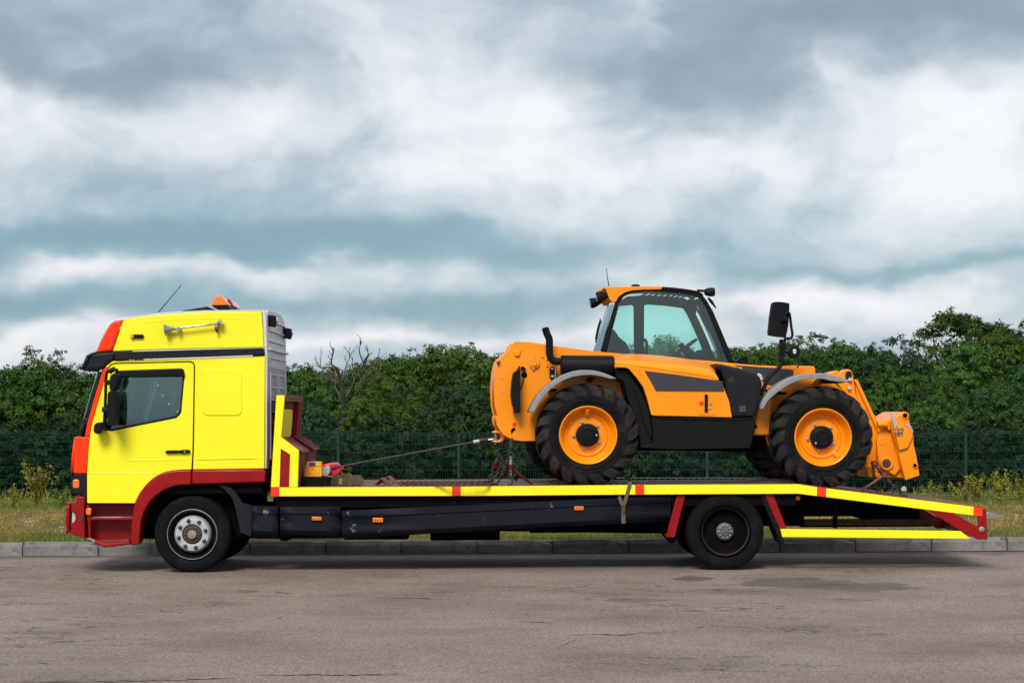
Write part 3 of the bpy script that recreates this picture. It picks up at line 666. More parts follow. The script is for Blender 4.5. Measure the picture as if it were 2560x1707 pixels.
TREES = [ # kind, px, top, D, width, label
    (1, -700, 890, 60, 1.1, 'tree beyond the left edge of the picture, farthest out'),
    (2, -520, 885, 62, 1.1, 'tree beyond the left edge of the picture, second farthest out'),
    (3, -350, 890, 60, 1.05, 'light green tree beyond the left edge of the picture'),
    (0, 2850, 800, 64, 1.1, 'tree beyond the right edge of the picture'),
    (1, 3020, 810, 63, 1.1, 'bluish tree beyond the right edge, farthest out'),
    (4, -190, 905, 58, 1.0, 'broad tree at the left margin, farthest left of the wood'),
    (0, 25, 893, 57, 1.0, 'dark round tree at the far left, left of the truck windscreen'),
    (1, 130, 888, 60, 1.0, 'dark green tree just left of the truck cab and visor'),
    (2, 240, 915, 57, 1.0, 'tree directly in front of the truck cab, half hidden by it'),
    (4, 400, 905, 62, 1.0, 'tree wholly behind the yellow cab door'),
    (0, 560, 900, 60, 1.0, 'tree wholly behind the rear part of the yellow cab'),
    (3, 690, 905, 66, 1.0, 'leafy tree showing just right of the white cab back wall'),
    (1, 745, 985, 54, 0.75, 'low bluish tree between the headboard and the bare dead tree'),
    (3, 800, 893, 72, 1.0, 'light green tree standing behind the bare dead tree'),
    (0, 905, 896, 68, 0.9, 'tree filling the gap right of the dead tree trunk'),
    (2, 990, 925, 57, 0.95, 'bright green tree right of the dead tree, lower than its neighbour'),
    (3, 1110, 845, 62, 1.15, 'tallest light green tree left of the orange telehandler'),
    (1, 1140, 945, 54, 0.9, 'bluish green lower tree in front, left of the orange boom pivot'),
    (4, 1230, 868, 63, 1.0, 'dark tree meeting the left edge of the telehandler boom'),
    (0, 1350, 872, 64, 1.0, 'tree top peeping over the boom beside the exhaust pipe'),
    (2, 1450, 880, 62, 1.0, 'tree top seen just left of the telehandler rear window'),
    (1, 1560, 895, 60, 1.0, 'tree behind the telehandler seat'),
    (3, 1665, 822, 66, 0.95, 'tree seen through the green telehandler side glass'),
    (0, 1770, 860, 64, 1.0, 'tree seen through the telehandler windscreen pillar'),
    (2, 1865, 850, 60, 1.0, 'tree just right of the telehandler windscreen'),
    (3, 1965, 832, 63, 1.1, 'rounded light tree behind the tall black mirror arm'),
    (4, 2065, 842, 62, 1.0, 'dark tree above the front fender of the telehandler'),
    (0, 2160, 850, 64, 1.0, 'tree right of the front fender, in the dip of the skyline'),
    (1, 2245, 862, 60, 1.0, 'dark bluish tree above the orange tool carriage'),
    (2, 2310, 905, 56, 0.9, 'low leafy tree just right of the tool carriage'),
    (5, 2400, 782, 74, 1.25, 'airy thin crowned tree rising above the skyline at the right'),
    (0, 2450, 842, 61, 1.05, 'broad tree in front of the airy crowned tree at the right'),
    (3, 2535, 800, 64, 1.1, 'tall yellowish green tree at the right edge of the picture'),
    (4, 2480, 940, 55, 0.9, 'low dark tree at the right edge, nearest to the fence'),
    (2, 2680, 785, 63, 1.1, 'tall tree just outside the right edge'),
    (0, 1185, 858, 70, 1.05, 'second row tree right of the tallest light tree'),
    (2, 1045, 872, 70, 1.0, 'second row tree left of the tallest light tree, its top just lower'),
    (4, 1900, 845, 72, 1.05, 'second row tree behind the wing mirror'),
    (1, 2020, 850, 72, 1.05, 'second row tree behind the front fender'),
    (4, 940, 885, 74, 1.0, 'tree filling the second row left of the tallest light tree'),
    (0, 2130, 868, 74, 1.1, 'second row tree behind the dip of the skyline'),
    (1, 330, 905, 70, 1.1, 'second row tree behind the front of the cab'),
    (2, 70, 905, 72, 1.1, 'second row tree filling the gap at the far left'),
]
for kd, px, top, D, ws, lab in TREES: tree(kd, px, top, D, lab, wscale=ws)
# shrubs on the bank just behind the fence
SH = []
for i in range(3):
    (V, F, C), cl = crown_data(200 + i, 1.15, 1.0, 1.0, 52, 24000, 0.085, [[tuple(c*.45 for c in p) for p in q] for q in (BLUEGREENS, GREENS, BLUEGREENS + GREENS)][i], rmin=0.22, rmax=0.45, spikes=8)  # leaf greens darkened to stand in for shade under the overhanging crowns
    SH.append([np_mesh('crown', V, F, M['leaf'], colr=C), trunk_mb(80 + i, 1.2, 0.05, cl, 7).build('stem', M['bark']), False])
SHRUBS = [(-60, 1040), (60, 1065), (190, 1050), (330, 1060), (470, 1050), (610, 1060), (740, 1075), (860, 1085), (960, 1060), (1060, 1090), (1160, 1060), (1270, 1080), (1380, 1060),
          (1500, 1070), (1620, 1060), (1730, 1080), (1840, 1065), (1950, 1070), (2060, 1060), (2170, 1075), (2270, 1060), (2370, 1085), (2470, 1055), (2580, 1070)]
NEAR = ['far left edge of the picture', 'goldenrod clump', 'front bumper of the truck', 'truck cab door', 'middle of the truck cab', 'back of the truck cab', 'yellow headboard', 'fence post by the red canister',
        'middle of the winch cable', 'right half of the winch cable', 'tow hitch', 'left chain binder', 'telehandler rear wheel', 'right of the rear wheel', 'brown ratchet strap', 'black engine skirt',
        'gap between the telehandler wheels', 'far front wheel', 'near front wheel', 'right side of the front wheel', 'tool carriage', 'white seed head', 'right hand fence post', 'far right edge of the picture']
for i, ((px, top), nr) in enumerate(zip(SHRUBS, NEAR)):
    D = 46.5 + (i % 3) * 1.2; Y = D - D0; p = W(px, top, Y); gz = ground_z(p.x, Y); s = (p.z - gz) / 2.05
    t = thing('shrub', 'leafy shrub with shade-darkened leaf colour behind the fence in line with the ' + nr, 'shrub', (p.x, Y, gz), (i * 1.9) % 6.28, 'shrubs on the bank behind the fence'); t['local'] = 1
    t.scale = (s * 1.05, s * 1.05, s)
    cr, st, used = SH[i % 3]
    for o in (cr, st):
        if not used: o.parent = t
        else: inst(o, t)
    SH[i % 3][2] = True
# bare dead tree
def dead_tree():
    Y = 59 - D0; b = W(868, 1200, Y); gz = ground_z(b.x, Y)
    t = thing('dead_tree', 'bare dead tree with pale twigs rising over the wood, right of the cab', 'tree', (b.x, Y, gz))
    r = random.Random(8)
    P = lambda px, py, dy=0: W(px, py if py > 1000 else 1000 - (1000 - py) * 0.84, Y + dy)
    MB().tube(spline([P(862, 1250), P(858, 1120), P(856, 1060), P(857, 1000), P(853, 950), P(842, 905)], 4), [0.10]*5 + [0.085]*5 + [0.065]*5 + [0.045]*5 + [0.03], 9).build('trunk', M['dead_bark'], t)
    def grow(mb, pts, r0, depth):
        pts = [Vector(p) for p in spline(pts, 4)]
        n = len(pts); mb.tube(pts, [r0*(1 - 0.8*i/(n-1)) for i in range(n)], 5 if depth else 6)
        if depth >= 3: return
        for k in range(6 if depth == 0 else 3):
            i = r.randrange(int(n*.25), n - 1); d = (pts[i+1] - pts[i]).normalized()
            side = Vector((r.uniform(-1, 1), r.uniform(-.6, .6), r.uniform(0.05, 1.0))).normalized()
            L = (pts[-1] - pts[0]).length * r.uniform(.18, .34)
            q = pts[i] + (d * .5 + side * .8) * L * .5; e = q + (d * .35 + side * .5 + Vector((r.uniform(-.5, .5), 0, .2))) * L * .5
            grow(mb, [pts[i], q, e], max(.006, r0 * .5), depth + 1)
    limbs = [[(842, 905), (828, 890), (835, 850), (832, 848)], [(853, 950), (862, 910), (872, 880), (876, 862)], [(858, 1090), (880, 1040), (888, 990), (905, 930), (912, 880), (930, 858)],
             [(888, 990), (900, 950), (920, 915), (935, 880), (946, 872)], [(855, 1000), (838, 960), (838, 925), (800, 900), (786, 868)], [(857, 1000), (872, 975), (885, 940), (880, 920)],
             [(857, 1060), (835, 1000), (833, 985)], [(885, 1010), (905, 1000), (930, 940), (955, 905)], [(866, 1050), (880, 1010), (870, 1000)], [(842, 935), (815, 932), (795, 938)]]
    for i, l in enumerate(limbs):
        mb = MB(); grow(mb, [P(x, y, (i % 3 - 1) * 0.25 * j) for j, (x, y) in enumerate(l)], [0.03, .026, .055, .03, .028, .026, .026, .026, .02, .018][i], 0)
        mb.build('limb', M['dead_bark'] if i in (2, 6, 8) else M['dead_twig'], t)
dead_tree()
# ---- weeds in front of the fence
M['stem'] = mat('weed_stem', (0.13, 0.115, 0.04), 0.8, var=0.3, vscale=10)
def weed(px, py, D, w, h, ns, seed, label, palette, name='wild_plant', leaf=0.05, spike=0.0):
    Y = D - D0; b = W(px, py, Y); gz = ground_z(b.x, Y); r = random.Random(seed); r_ = np.random.default_rng(seed)
    t = thing(name, label, 'plant', (b.x, Y, gz), group='weeds along the fence')
    mb = MB(); cs = []
    for i in range(ns):
        a = r.uniform(0, 6.283); q = r.uniform(.1, 1) * w / 2; hh = h * r.uniform(.55, 1)
        e = Vector((b.x + math.cos(a)*q, Y + math.sin(a)*q*.6, gz + hh)); s = Vector((b.x + r.uniform(-.08, .08), Y + r.uniform(-.08, .08), gz - .02))
        mid = s.lerp(e, .5) + Vector((0, 0, .08*h)); pts = spline([s, mid, e], 4); mb.tube(pts, [.006*(1 - .08*j) for j in range(len(pts))], 4)
        for _ in range(int(5 + hh*16)):
            k = r.uniform(.15, 1.0); p = s.lerp(mid, k*2) if k < .5 else mid.lerp(e, k*2 - 1); cs.append(p + Vector((r.uniform(-.05, .05), r.uniform(-.05, .05), r.uniform(-.02, .03))))
        if spike:
            for j in range(8): cs.append(e + Vector((r.uniform(-.02, .02), r.uniform(-.02, .02), -j*.02)))
    mb.build('stem', M['stem'], t, smooth=False)
    c = np.array(cs); V, F, C = leaves(c, np.full(len(c), .03), np.full(len(c), 3), leaf * .75, r_, palette, .1)
    np_mesh('foliage', V, F, M['leaf'], t, colr=C)
YG = [(0.26, 0.29, 0.03), (0.34, 0.31, 0.035), (0.19, 0.25, 0.03), (0.38, 0.28, 0.05)]
weed(95, 1262, 40.5, 1.05, 0.85, 22, 1, 'tall yellow green goldenrod clump left of the truck bumper', YG, 'goldenrod_clump', .07)
weed(30, 1265, 39.5, 0.7, 0.45, 12, 2, 'low yellowish weed at the left edge beside the goldenrod', YG, leaf=.06)
weed(155, 1262, 39.8, 0.5, 0.4, 10, 3, 'fresh green weed between the goldenrod and the truck bumper', [(0.12, 0.18, 0.03), (0.15, 0.20, 0.04)], leaf=.07)
weed(855, 1240, 41.5, 0.7, 0.75, 9, 4, 'thin yellowish weed above the red canister', YG, leaf=.05)
weed(2440, 1262, 40.5, 0.7, 0.55, 14, 5, 'yellowish weed just right of the right hand fence post', YG, leaf=.055, spike=1)
weed(2500, 1262, 40.0, 0.6, 0.65, 14, 6, 'pale green weed with upright spikes near the right edge', YG, leaf=.055, spike=1)
weed(2552, 1262, 39.6, 0.6, 0.6, 12, 7, 'weed with yellow heads at the right edge', [(0.3, 0.27, 0.03), (0.16, 0.19, 0.03)], leaf=.055)
weed(2395, 1258, 40.8, 0.5, 0.4, 9, 8, 'short weed just left of the right hand fence post', YG, leaf=.05, spike=1)
weed(2330, 1250, 41.0, 0.6, 0.45, 8, 9, 'thin seeding weed behind the ramp right of the tool carriage', YG, leaf=.04, spike=1)
def seed_head(px, py, D):
    Y = D - D0; p = W(px, py, Y); gz = ground_z(p.x, Y)
    t = thing('seed_head_flower', 'round white seed head on a thin stalk behind the ramp', 'flower', (p.x, Y, gz))
    MB().tube([(p.x + .02, Y, gz - .02), (p.x + .01, Y, (gz + p.z)/2), (p.x, Y, p.z)], .005, 5).build('stalk', M['stem'], t)
    r_ = np.random.default_rng(4); V, F, C = leaves(np.array([[p.x, Y, p.z]]), np.array([.048]), np.array([420]), .026, r_, [(0.62, 0.57, 0.50)], 0)
    np_mesh('head', V, F, M['leaf'], t, colr=C)
seed_head(2260, 1223, 36.5)
# small flowers and a few stones on the verge
M['petal'] = mat('yellow_petals', (0.75, 0.42, 0.02), 0.6); M['petal_white'] = mat('white_petals', (0.75, 0.75, 0.72), 0.6)
fl = {}
rf = random.Random(21)
for i, (px, py, c) in enumerate([(5, 1298, 0), (93, 1296, 0), (76, 1299, 0), (133, 1302, 0), (133, 1291, 0), (68, 1308, 1), (80, 1306, 1), (154, 1321, 1), (176, 1303, 0), (98, 1300, 0), (110, 1285, 0), (2540, 1290, 1), (2505, 1301, 0)]):
    p = G(px, py, 0.22)
    if c not in fl:
        mb = MB(); 
        for k in range(7):
            a = k*6.283/7; mb.add([(0, 0, .02), (math.cos(a-.35)*.035, math.sin(a-.35)*.035, .03), (math.cos(a)*.05, math.sin(a)*.05, .024), (math.cos(a+.35)*.035, math.sin(a+.35)*.035, .03)], [(0, 1, 2, 3)])
        mb.tube([(0, 0, -.1), (0, 0, .02)], .004, 4)
        o = mb.build('wild_flower', M['petal_white'] if c else M['petal'], None, smooth=False, loc=p); fl[c] = o
    else: o = inst(fl[c], None, p)
    tag(o, 'tiny white flower in the verge grass' if c else 'tiny yellow flower in the verge grass', 'flower', 'white verge flowers' if c else 'yellow verge flowers')
# ================================================================== RECOVERY TRUCK
C0, C1 = 0.05, 2.37                   # cab sides (depth)
tb = W(1146, 1427, 1.2)
truck = thing('recovery_truck', 'yellow and dark red flatbed recovery truck carrying the orange telehandler', 'truck', (tb.x, 1.2, 0))
def tp(name, pts, y0, y1, m, holes=(), bevel=0.006, parent=None, **kw): return plate(name, pts, y0, y1, M[m], parent or truck, holes, bevel, **kw)

# ---- cab sides
door_out = k1((470, 846), (1148, 829), (1176, 835), (1189, 850), (1192, 880)) + k2((1181, 200), (1178, 330), (1169, 486)) + \
    sp2(k2((1168, 487), (1060, 491), (950, 506), (870, 536), (800, 585), (740, 645), (690, 715), (650, 797)), 4) + k2((222, 796), (213, 788), (213, 525), (226, 330), (238, 190)) + k1((262, 1380), (402, 900), (432, 860))
win_out = k1((478, 905), (1075, 884), (1098, 894), (1108, 915), (1108, 960), (1085, 1205), (1080, 1280), (1066, 1310), (1030, 1342), (700, 1408), (440, 1462), (372, 1455), (352, 1435), (408, 1150))
win_in = k1((500, 925), (1065, 905), (1082, 912), (1091, 925), (1091, 960), (1070, 1205), (1066, 1270), (1052, 1295), (1020, 1322), (700, 1388), (440, 1440), (388, 1438), (376, 1425), (428, 1150))
quarter = k1((376, 872), (440, 818), (1000, 800), (1845, 770)) + k2((1842, 482), (1183, 490), (1192, 330)) + k1((1198, 1300), (1203, 870), (1197, 842), (1180, 824), (1150, 818), (465, 835), (425, 850), (402, 880))
door = tp('door', door_out, C0 - 0.012, C0 + 0.03, 'yellow', [win_out], bevel=0.009)
tp('quarter_panel', quarter, C0 - 0.008, C0 + 0.03, 'yellow', bevel=0.008)
far_side = MB().prism(xz(k1((376, 872), (440, 818), (1845, 770)) + k2((1842, 482), (1172, 492), (950, 510), (800, 590), (690, 720), (650, 800), (213, 795), (238, 190)), 0, W), C1 - 0.04, C1,
                      [xz(win_out, 0)]).build('far_side_panel', M['yellow'], truck, bevel=0.008)
tp('window_frame', win_out, C0 - 0.008, C0 + 0.035, 'plastic', [win_in], bevel=0.004, parent=door)
tp('window_pane', win_in, C0 + 0.012, C0 + 0.017, 'glass_truck', bevel=0, parent=door)
MB().prism(xz(win_out, 0), C1 - 0.025, C1 - 0.02).build('far_window_pane', M['glass_truck'], truck)
# dark gap behind the door joint, inner trim
MB().prism(xz(k1((370, 868), (440, 815), (1845, 770)) + k2((1840, 482), (1180, 490), (950, 512), (800, 592), (690, 722), (655, 795), (216, 793), (240, 190)), 0), C0 + 0.035, C0 + 0.05, [xz(win_out, 0)]).build('inner_side_liner', M['plastic'], truck, bevel=0)
# wind deflector
tp('wind_deflector', k1((455, 935), (480, 908), (1062, 888), (1092, 904), (1106, 935), (1104, 968), (1070, 962), (510, 970), (470, 978)), C0 - 0.05, C0 - 0.012, 'plastic', bevel=0.012, parent=door)
# pressed panel, creases, handle
pr = k1((1270, 890), (1635, 1318))
tp('pressed_panel', rrect(pr[0][0], pr[0][1], pr[1][0], pr[1][1], 14), C0 - 0.017, C0, 'yellow', bevel=0.009)
pr2 = k1((1288, 908), (1618, 1300))
for nm, a, b, yy in (('crease', (540, 408), (1170, 400), None), ('crease', (1186, 397), (1815, 384), None)):
    p = k2(a, b); q = [W(p[0][0] + (p[1][0]-p[0][0])*t, p[0][1] + (p[1][1]-p[0][1])*t, C0 - 0.006) for t in np.linspace(0, 1, 9)]
    MB().tube(q, [0.002] + [0.011]*7 + [0.002], 10).build(nm, M['yellow'], door if a[0] < 1000 else truck)
p = k2((214, 528), (870, 519)); MB().tube([W(*p[0], C0 - 0.010), W(*p[1], C0 - 0.010)], 0.007, 8).build('lower_seam', M['yellow'], door)
hd = tp('door_handle', sp2(k2((930, 325), (950, 314), (1060, 314), (1090, 308), (1150, 310), (1158, 322), (1150, 338), (1090, 343), (1060, 338), (950, 343), (930, 330)), 2), C0 - 0.045, C0 - 0.012, 'plastic', bevel=0.008, parent=door)
p = k2((1113, 325))[0]; MB().lathe([(0.009, -0.048), (0.009, -0.04)], W(p[0], p[1], C0), n=12).build('lock', M['silver'], door)
MB().lathe([(0.001, -0.016), (0.036, -0.0145), (0.044, -0.0135), (0.046, -0.008)], W(*k2((1020, 300))[0], C0 + .001), n=24).build('handle_recess', M['yellow'], door)

# ---- front corner: pillar, corner panel, lamp surround, windscreen
pillar = k1((362, 880), (408, 878), (330, 1130), (255, 1400)) + k2((240, 183), (188, 186)) + k1((210, 1400), (280, 1150))
tp('corner_pillar', pillar, C0 - 0.005, C0 + 0.10, 'orange_red', bevel=0.012)
tp('corner_panel', k2((108, 205), (120, 198), (235, 186), (222, 360), (209, 525), (95, 526), (86, 515), (92, 380)), C0 - 0.004, C0 + 0.16, 'orange_red', bevel=0.018, seg=3)
ls = tp('lamp_surround', k2((90, 530), (206, 530), (205, 712), (95, 714), (84, 705), (83, 545)), C0 + 0.0, C0 + 0.2, 'plastic_grey', bevel=0.015)
tp('indicator_lens', rrect(*k2((80, 580))[0], *k2((140, 663))[0], 5), C0 - 0.012, C0 + 0.15, 'amber', bevel=0.01, parent=ls)
def front_wrap(name, prof, m, dx, y0, y1, p=5, n=16, th=0.03, yc=1.21, hw=1.17):
    """a curved front panel: side profile (x, z) swept across the cab and bowed forward by dx"""
    P = xz(prof, C0); vs, fs = [], []
    for j in range(n + 1):
        y = y0 + (y1 - y0) * j / n; t = abs((y - yc) / hw); sh = -dx * (1 - min(1, t) ** p)
        for x, z in P: vs.append((x + sh, y, z))
    k = len(P)
    for j in range(n):
        for i in range(k - 1): fs.append((j*k+i, j*k+i+1, (j+1)*k+i+1, (j+1)*k+i))
    o = mesh(name, vs, fs, M[m], truck, smooth=True, angle=50)
    s = o.modifiers.new('thickness', 'SOLIDIFY'); s.thickness = th; s.offset = 0
    return o
ws = sp2(k1((352, 885), (300, 1040), (250, 1200), (200, 1390)), 3)
front_wrap('windscreen', ws, 'glass_truck', 0.12, C0 + 0.11, C1 - 0.11, th=0.006)
front_wrap('windscreen_surround', k1((200, 1392), (185, 1440)) + k2((183, 130), (186, 186)), 'plastic', 0.12, C0 + 0.02, C1 - 0.02)
front_wrap('front_panel', k2((186, 188), (112, 205), (92, 380), (88, 526)), 'orange_red', 0.10, C0 + 0.1, C1, p=4)
front_wrap('grille_band', k2((90, 530), (86, 714), (110, 735)), 'plastic', 0.10, C0 + 0.15, C1, p=4)
# A-pillar dark edge beside the glass
tp('pillar_trim', k1((352, 885), (366, 880), (282, 1150), (212, 1400)) + k2((192, 130), (168, 130)) + k1((196, 1400), (266, 1150)), C0 + 0.03, C0 + 0.13, 'plastic', bevel=0.006)
# cab floor / dark body core, dashboard, seats
x_back = W(664, 900, C0).x
def cabx(px): return W(px, 1000, C0).x
MB().box((cabx(225), C0 + 0.06, W(225, 1235, C0).z), (x_back - 0.05, C1 - 0.06, W(225, 1195, C0).z)).build('cab_floor', M['chassis'], truck)
MB().prism([(cabx(222), W(0, 1195, C0).z), (cabx(222), W(0, 1085, C0).z), (cabx(262), W(0, 1078, C0).z), (cabx(285), W(0, 1110, C0).z), (cabx(285), W(0, 1195, C0).z)], C0 + 0.1, C1 - 0.1).build('dashboard', M['plastic'], truck, bevel=0.02)
for y in (0.35, 1.55):
    MB().prism([(cabx(400), W(0, 1180, C0).z), (cabx(400), W(0, 1120, C0).z), (cabx(465), W(0, 1125, C0).z), (cabx(485), W(0, 985, C0).z), (cabx(510), W(0, 985, C0).z), (cabx(500), W(0, 1180, C0).z)], y, y + 0.5).build('cab_seat', M['canvas'], truck, bevel=0.05, seg=3)
MB().box((x_back - 0.16, C0 + 0.06, W(0, 1195, C0).z), (x_back - 0.1, C1 - 0.06, W(0, 880, C0).z)).build('cab_rear_liner', M['canvas'], truck)
wc = W(300, 1050, 0.62); MB().lathe([(0.20, 0.012), (0.212, 0), (0.20, -0.012), (0.19, 0)], (0, 0, 0), 'Z', 28, closed=True).build('steering_wheel', M['plastic'], truck, loc=wc).rotation_euler = (0, R(35), 0)
# tassels hanging along the window
tas0 = None
for (x, y) in ((866, 1005), (908, 1095), (965, 1175), (1044, 1243)):
    p = W(*k1((x, y))[0], C0 + 0.03)
    if tas0 is None: tas0 = MB().lathe([(0.003, 0.075), (0.012, 0.052), (0.016, 0.046), (0.012, 0.04), (0.020, -0.05), (0.021, -0.055)], (0, 0, 0), 'Z', 10).build('tassel', M['gold'], None, loc=p); attach(tas0, truck)
    else: inst(tas0, truck, p)
MB().tube([W(*q, C0 + 0.045) for q in sp2(k1((890, 975), (930, 1060), (990, 1140), (1078, 1208)), 4)], 0.010, 6).build('fringe_braid', mat('braid', (0.10, 0.13, 0.10), 0.8), truck)

# ---- high roof
roof_side = k1((548, 434), (700, 410), (900, 389), (1150, 374), (1400, 365), (1814, 363), (1822, 450), (1838, 694), (1400, 701), (900, 713), (448, 728))
tp('roof_side_panel', roof_side, C0 + 0.0, C0 + 0.05, 'yellow', bevel=0.012, seg=3)
tp('roof_corner', sp2(k1((300, 738), (345, 625), (400, 522), (437, 465), (470, 447)), 3) + k1((546, 433), (500, 560), (441, 727)), C0 - 0.002, C0 + 0.30, 'orange_red', bevel=0.03, seg=4)
# embossed outline on the roof side
MB().tube([W(*q, C0 + 0.002) for q in sp2(k1((760, 462), (1000, 440), (1300, 428), (1580, 428), (1622, 440), (1632, 480), (1632, 600)), 4)], 0.006, 6).build('roof_emboss', M['yellow'], truck)
# white roof shell
rt = xz(sp2(k1((470, 447), (560, 419), (700, 397), (900, 374), (1150, 359), (1400, 351), (1822, 348)), 2), C0)
vs, fs = [], []
ys = np.concatenate([[0, 0.03, 0.08, 0.16], np.linspace(0.3, 2.0, 8), [2.14, 2.22, 2.28, 2.31]]); ny = len(ys)
for i, (x, z) in enumerate(rt):
    for y in ys:
        t = abs(y - 1.155) / 1.155; vs.append((x - (0.10 * (1 - t**4) if i < 3 else 0), C0 + 0.003 + y, z + 0.035 * (1 - t**2) - 0.11 * max(0, t - 0.86) / 0.14 * max(0, t - .86) / .14))
for i in range(len(rt) - 1):
    for j in range(ny - 1): fs.append((i*ny+j, i*ny+j+1, (i+1)*ny+j+1, (i+1)*ny+j))
o = mesh('roof_shell', vs, fs, M['white'], truck, angle=50); o.modifiers.new('t', 'SOLIDIFY').thickness = 0.03
front_wrap('roof_front', sp2(k1((300, 738), (345, 625), (400, 522), (437, 465), (470, 447)), 3), 'white', 0.10, C0 + 0.3, C1 - 0.02, p=4)
tp('roof_edge_strip', k1((548, 432), (560, 420), (700, 398), (900, 376), (1150, 361), (1400, 353), (1822, 350), (1822, 361), (1400, 364), (1150, 372), (900, 387), (700, 408)), C0 + 0.006, C0 + 0.05, 'white', bevel=0.004)
# visor and black trim rail
trim = tp('trim_rail', k1((466, 735), (900, 722), (1400, 708), (1826, 697), (1833, 704), (1833, 752), (1826, 759), (1400, 775), (900, 792), (466, 806)), C0 - 0.035, C0 + 0.02, 'plastic_grey', bevel=0.012)
for x, y in ((454, 770), (860, 750), (1265, 740), (1666, 730)):
    MB().lathe([(0.001, -0.041), (0.010, -0.040), (0.011, -0.034)], W(*k1((x, y))[0], C0), n=10).build('trim_screw', M['chassis'], trim)
vis = tp('sun_visor', k1((205, 893), (255, 768), (300, 746), (482, 733), (462, 800), (390, 850), (355, 886), (300, 890)), C0 - 0.03, C0 + 0.12, 'plastic_grey', bevel=0.02)
front_wrap('visor_front', k1((205, 893), (255, 768), (300, 746), (330, 742)), 'plastic_grey', 0.16, C0 + 0.1, C1, p=4)
# rear wall
tp('rear_corner_trim', k1((1822, 350), (1846, 356), (1858, 420), (1868, 760)) + k2((1866, 300), (1862, 482), (1845, 482), (1848, 300)) + k1((1848, 770), (1840, 700), (1826, 420)), C0 + 0.0, C0 + 0.10, 'white', bevel=0.01)
wz = lambda py: W(664, py, C0).z
ztop, zbot = wz(776), wz(1172)
bw = [(C0 + 0.05, zbot), (C0 + 0.05, ztop - 0.02), (0.3, ztop + 0.015), (0.8, ztop + 0.03), (1.6, ztop + 0.03), (2.0, ztop - 0.005), (2.2, ztop - 0.07), (2.32, ztop - 0.16), (2.35, ztop - 0.3), (C1, zbot)]
x_w = W(667, 900, C0).x
wall = mesh('cab_rear_wall', [(x_w, y, z) for y, z in bw] + [(x_w - 0.04, y, z) for y, z in bw], [tuple(range(len(bw)))[::-1], tuple(range(len(bw), 2*len(bw)))] + [(i, (i+1) % len(bw), (i+1) % len(bw) + len(bw), i + len(bw)) for i in range(len(bw))], M['white'], truck, bevel=0.01)
def rib(y0, y1, py, h=0.02, d=0.022, m='white', nm='rib'):
    z = wz(py); MB().box((x_w - 0.002, y0, z - h/2), (x_w + d, y1, z + h/2)).build(nm, M[m], wall, bevel=0.008)
for py in (800, 824, 850): rib(0.25, 2.1, py, 0.025)
rib(0.12, 2.3, 872, 0.03, 0.04)
for py in (893,): rib(0.45, 1.6, py, 0.018); rib(0.14, .35, py + 8, .018); rib(1.9, 2.25, py, .018)
MB().box((x_w - 0.002, 0.16, wz(1170)), (x_w + 0.012, 2.28, wz(915))).build('grey_wall_panel', M['grey_panel'], wall, bevel=0.008)
for (a, b) in ((0.22, 0.98), (1.22, 2.0)):
    for py, hh in ((935, .02), (968, .02), (1000, .02), (1030, .02), (1060, .02), (1095, .02), (1130, .02)):
        z = wz(py); MB().box((x_w + 0.010, a + .1, z - hh/2), (x_w + 0.030, b - .1, z + hh/2)).build('rib', M['white'], wall, bevel=0.008)
    for y in (a, b): MB().box((x_w + 0.010, y - .02, wz(1150)), (x_w + 0.034, y + .02, wz(928))).build('rib', M['white'], wall, bevel=0.008)
# lamps on the rear wall
for (x, y, Y, s) in ((1900, 452, 0.32, 1.0), (2045, 566, 2.05, 1.0)):
    p = W(*k1((x, y))[0], Y); 
    wl_ = MB().prism([(p.x - .07, p.z + .075), (p.x - .085, p.z + .03), (p.x - .08, p.z - .05), (p.x - .02, p.z - .06), (p.x + .05, p.z - .075), (p.x + .075, p.z + .0), (p.x + .07, p.z + .06), (p.x + .02, p.z + .07)], Y - .09, Y + .09).build('work_lamp', M['plastic'], truck, bevel=0.014)
    MB().tube([(x_w, Y, p.z - .02), (p.x - .05, Y, p.z - .01)], 0.012, 6).build('bracket', M['dark_iron'], wl_)
    MB().prism([(p.x + .055, p.z - .055), (p.x + .078, p.z + .0), (p.x + .075, p.z + .05)], Y - .07, Y + .07).build('lens', M['lamp_glass'], wl_)
# roof furniture
p = k1((868, 370), (1080, 118)); MB().tube([W(*p[0], 1.0), W(*p[1], 1.0)], [0.006, 0.004], 6).build('antenna', M['plastic'], truck)
hatch = tp('roof_hatch', k1((1075, 357), (1310, 316), (1390, 352)), 0.9, 1.7, 'plastic', at=0.9, bevel=0.01)
tp('hatch_glass', k1((1140, 350), (1290, 322), (1330, 350)), 0.88, 0.9, 'glass_clear', at=0.9, bevel=0, parent=hatch)
bp_ = [W(*q, 0.55) for q in k1((1343, 300), (1400, 226), (1450, 221), (1535, 300), (1560, 345), (1430, 345), (1380, 330))]
def beacon():
    y0, y1 = 0.55, 1.95
    q = k1((1345, 296), (1403, 226), (1412, 220), (1445, 221), (1452, 226), (1500, 288), (1498, 302), (1348, 304)); b = MB().prism(xz(q, y0), y0, y0 + 0.38).build('beacon_lens', M['amber'], truck, bevel=0.018, seg=3)
    q2 = k1((1352, 302), (1500, 300), (1530, 345), (1410, 345), (1375, 325)); MB().prism(xz(q2, y0), y0 + .01, y1 - .01).build('beacon_base', M['plastic'], truck, bevel=0.008)
    q3 = k1((1350, 300), (1403, 226), (1450, 224), (1500, 300)); MB().prism(xz(q3, y0), y0 + .38, y1 - .38).build('beacon_bar', M['plastic'], truck, bevel=0.01)
    MB().prism(xz(q, y0), y1 - .38, y1).build('beacon_lens', M['amber'], truck, bevel=0.018, seg=3)
    q4 = k1((1460, 232), (1478, 226), (1512, 292), (1500, 300)); MB().prism(xz(q4, y0), y1 - .9, y1 - .55).build('beacon_clip', M['red_lens'], truck, bevel=0.004)
beacon()
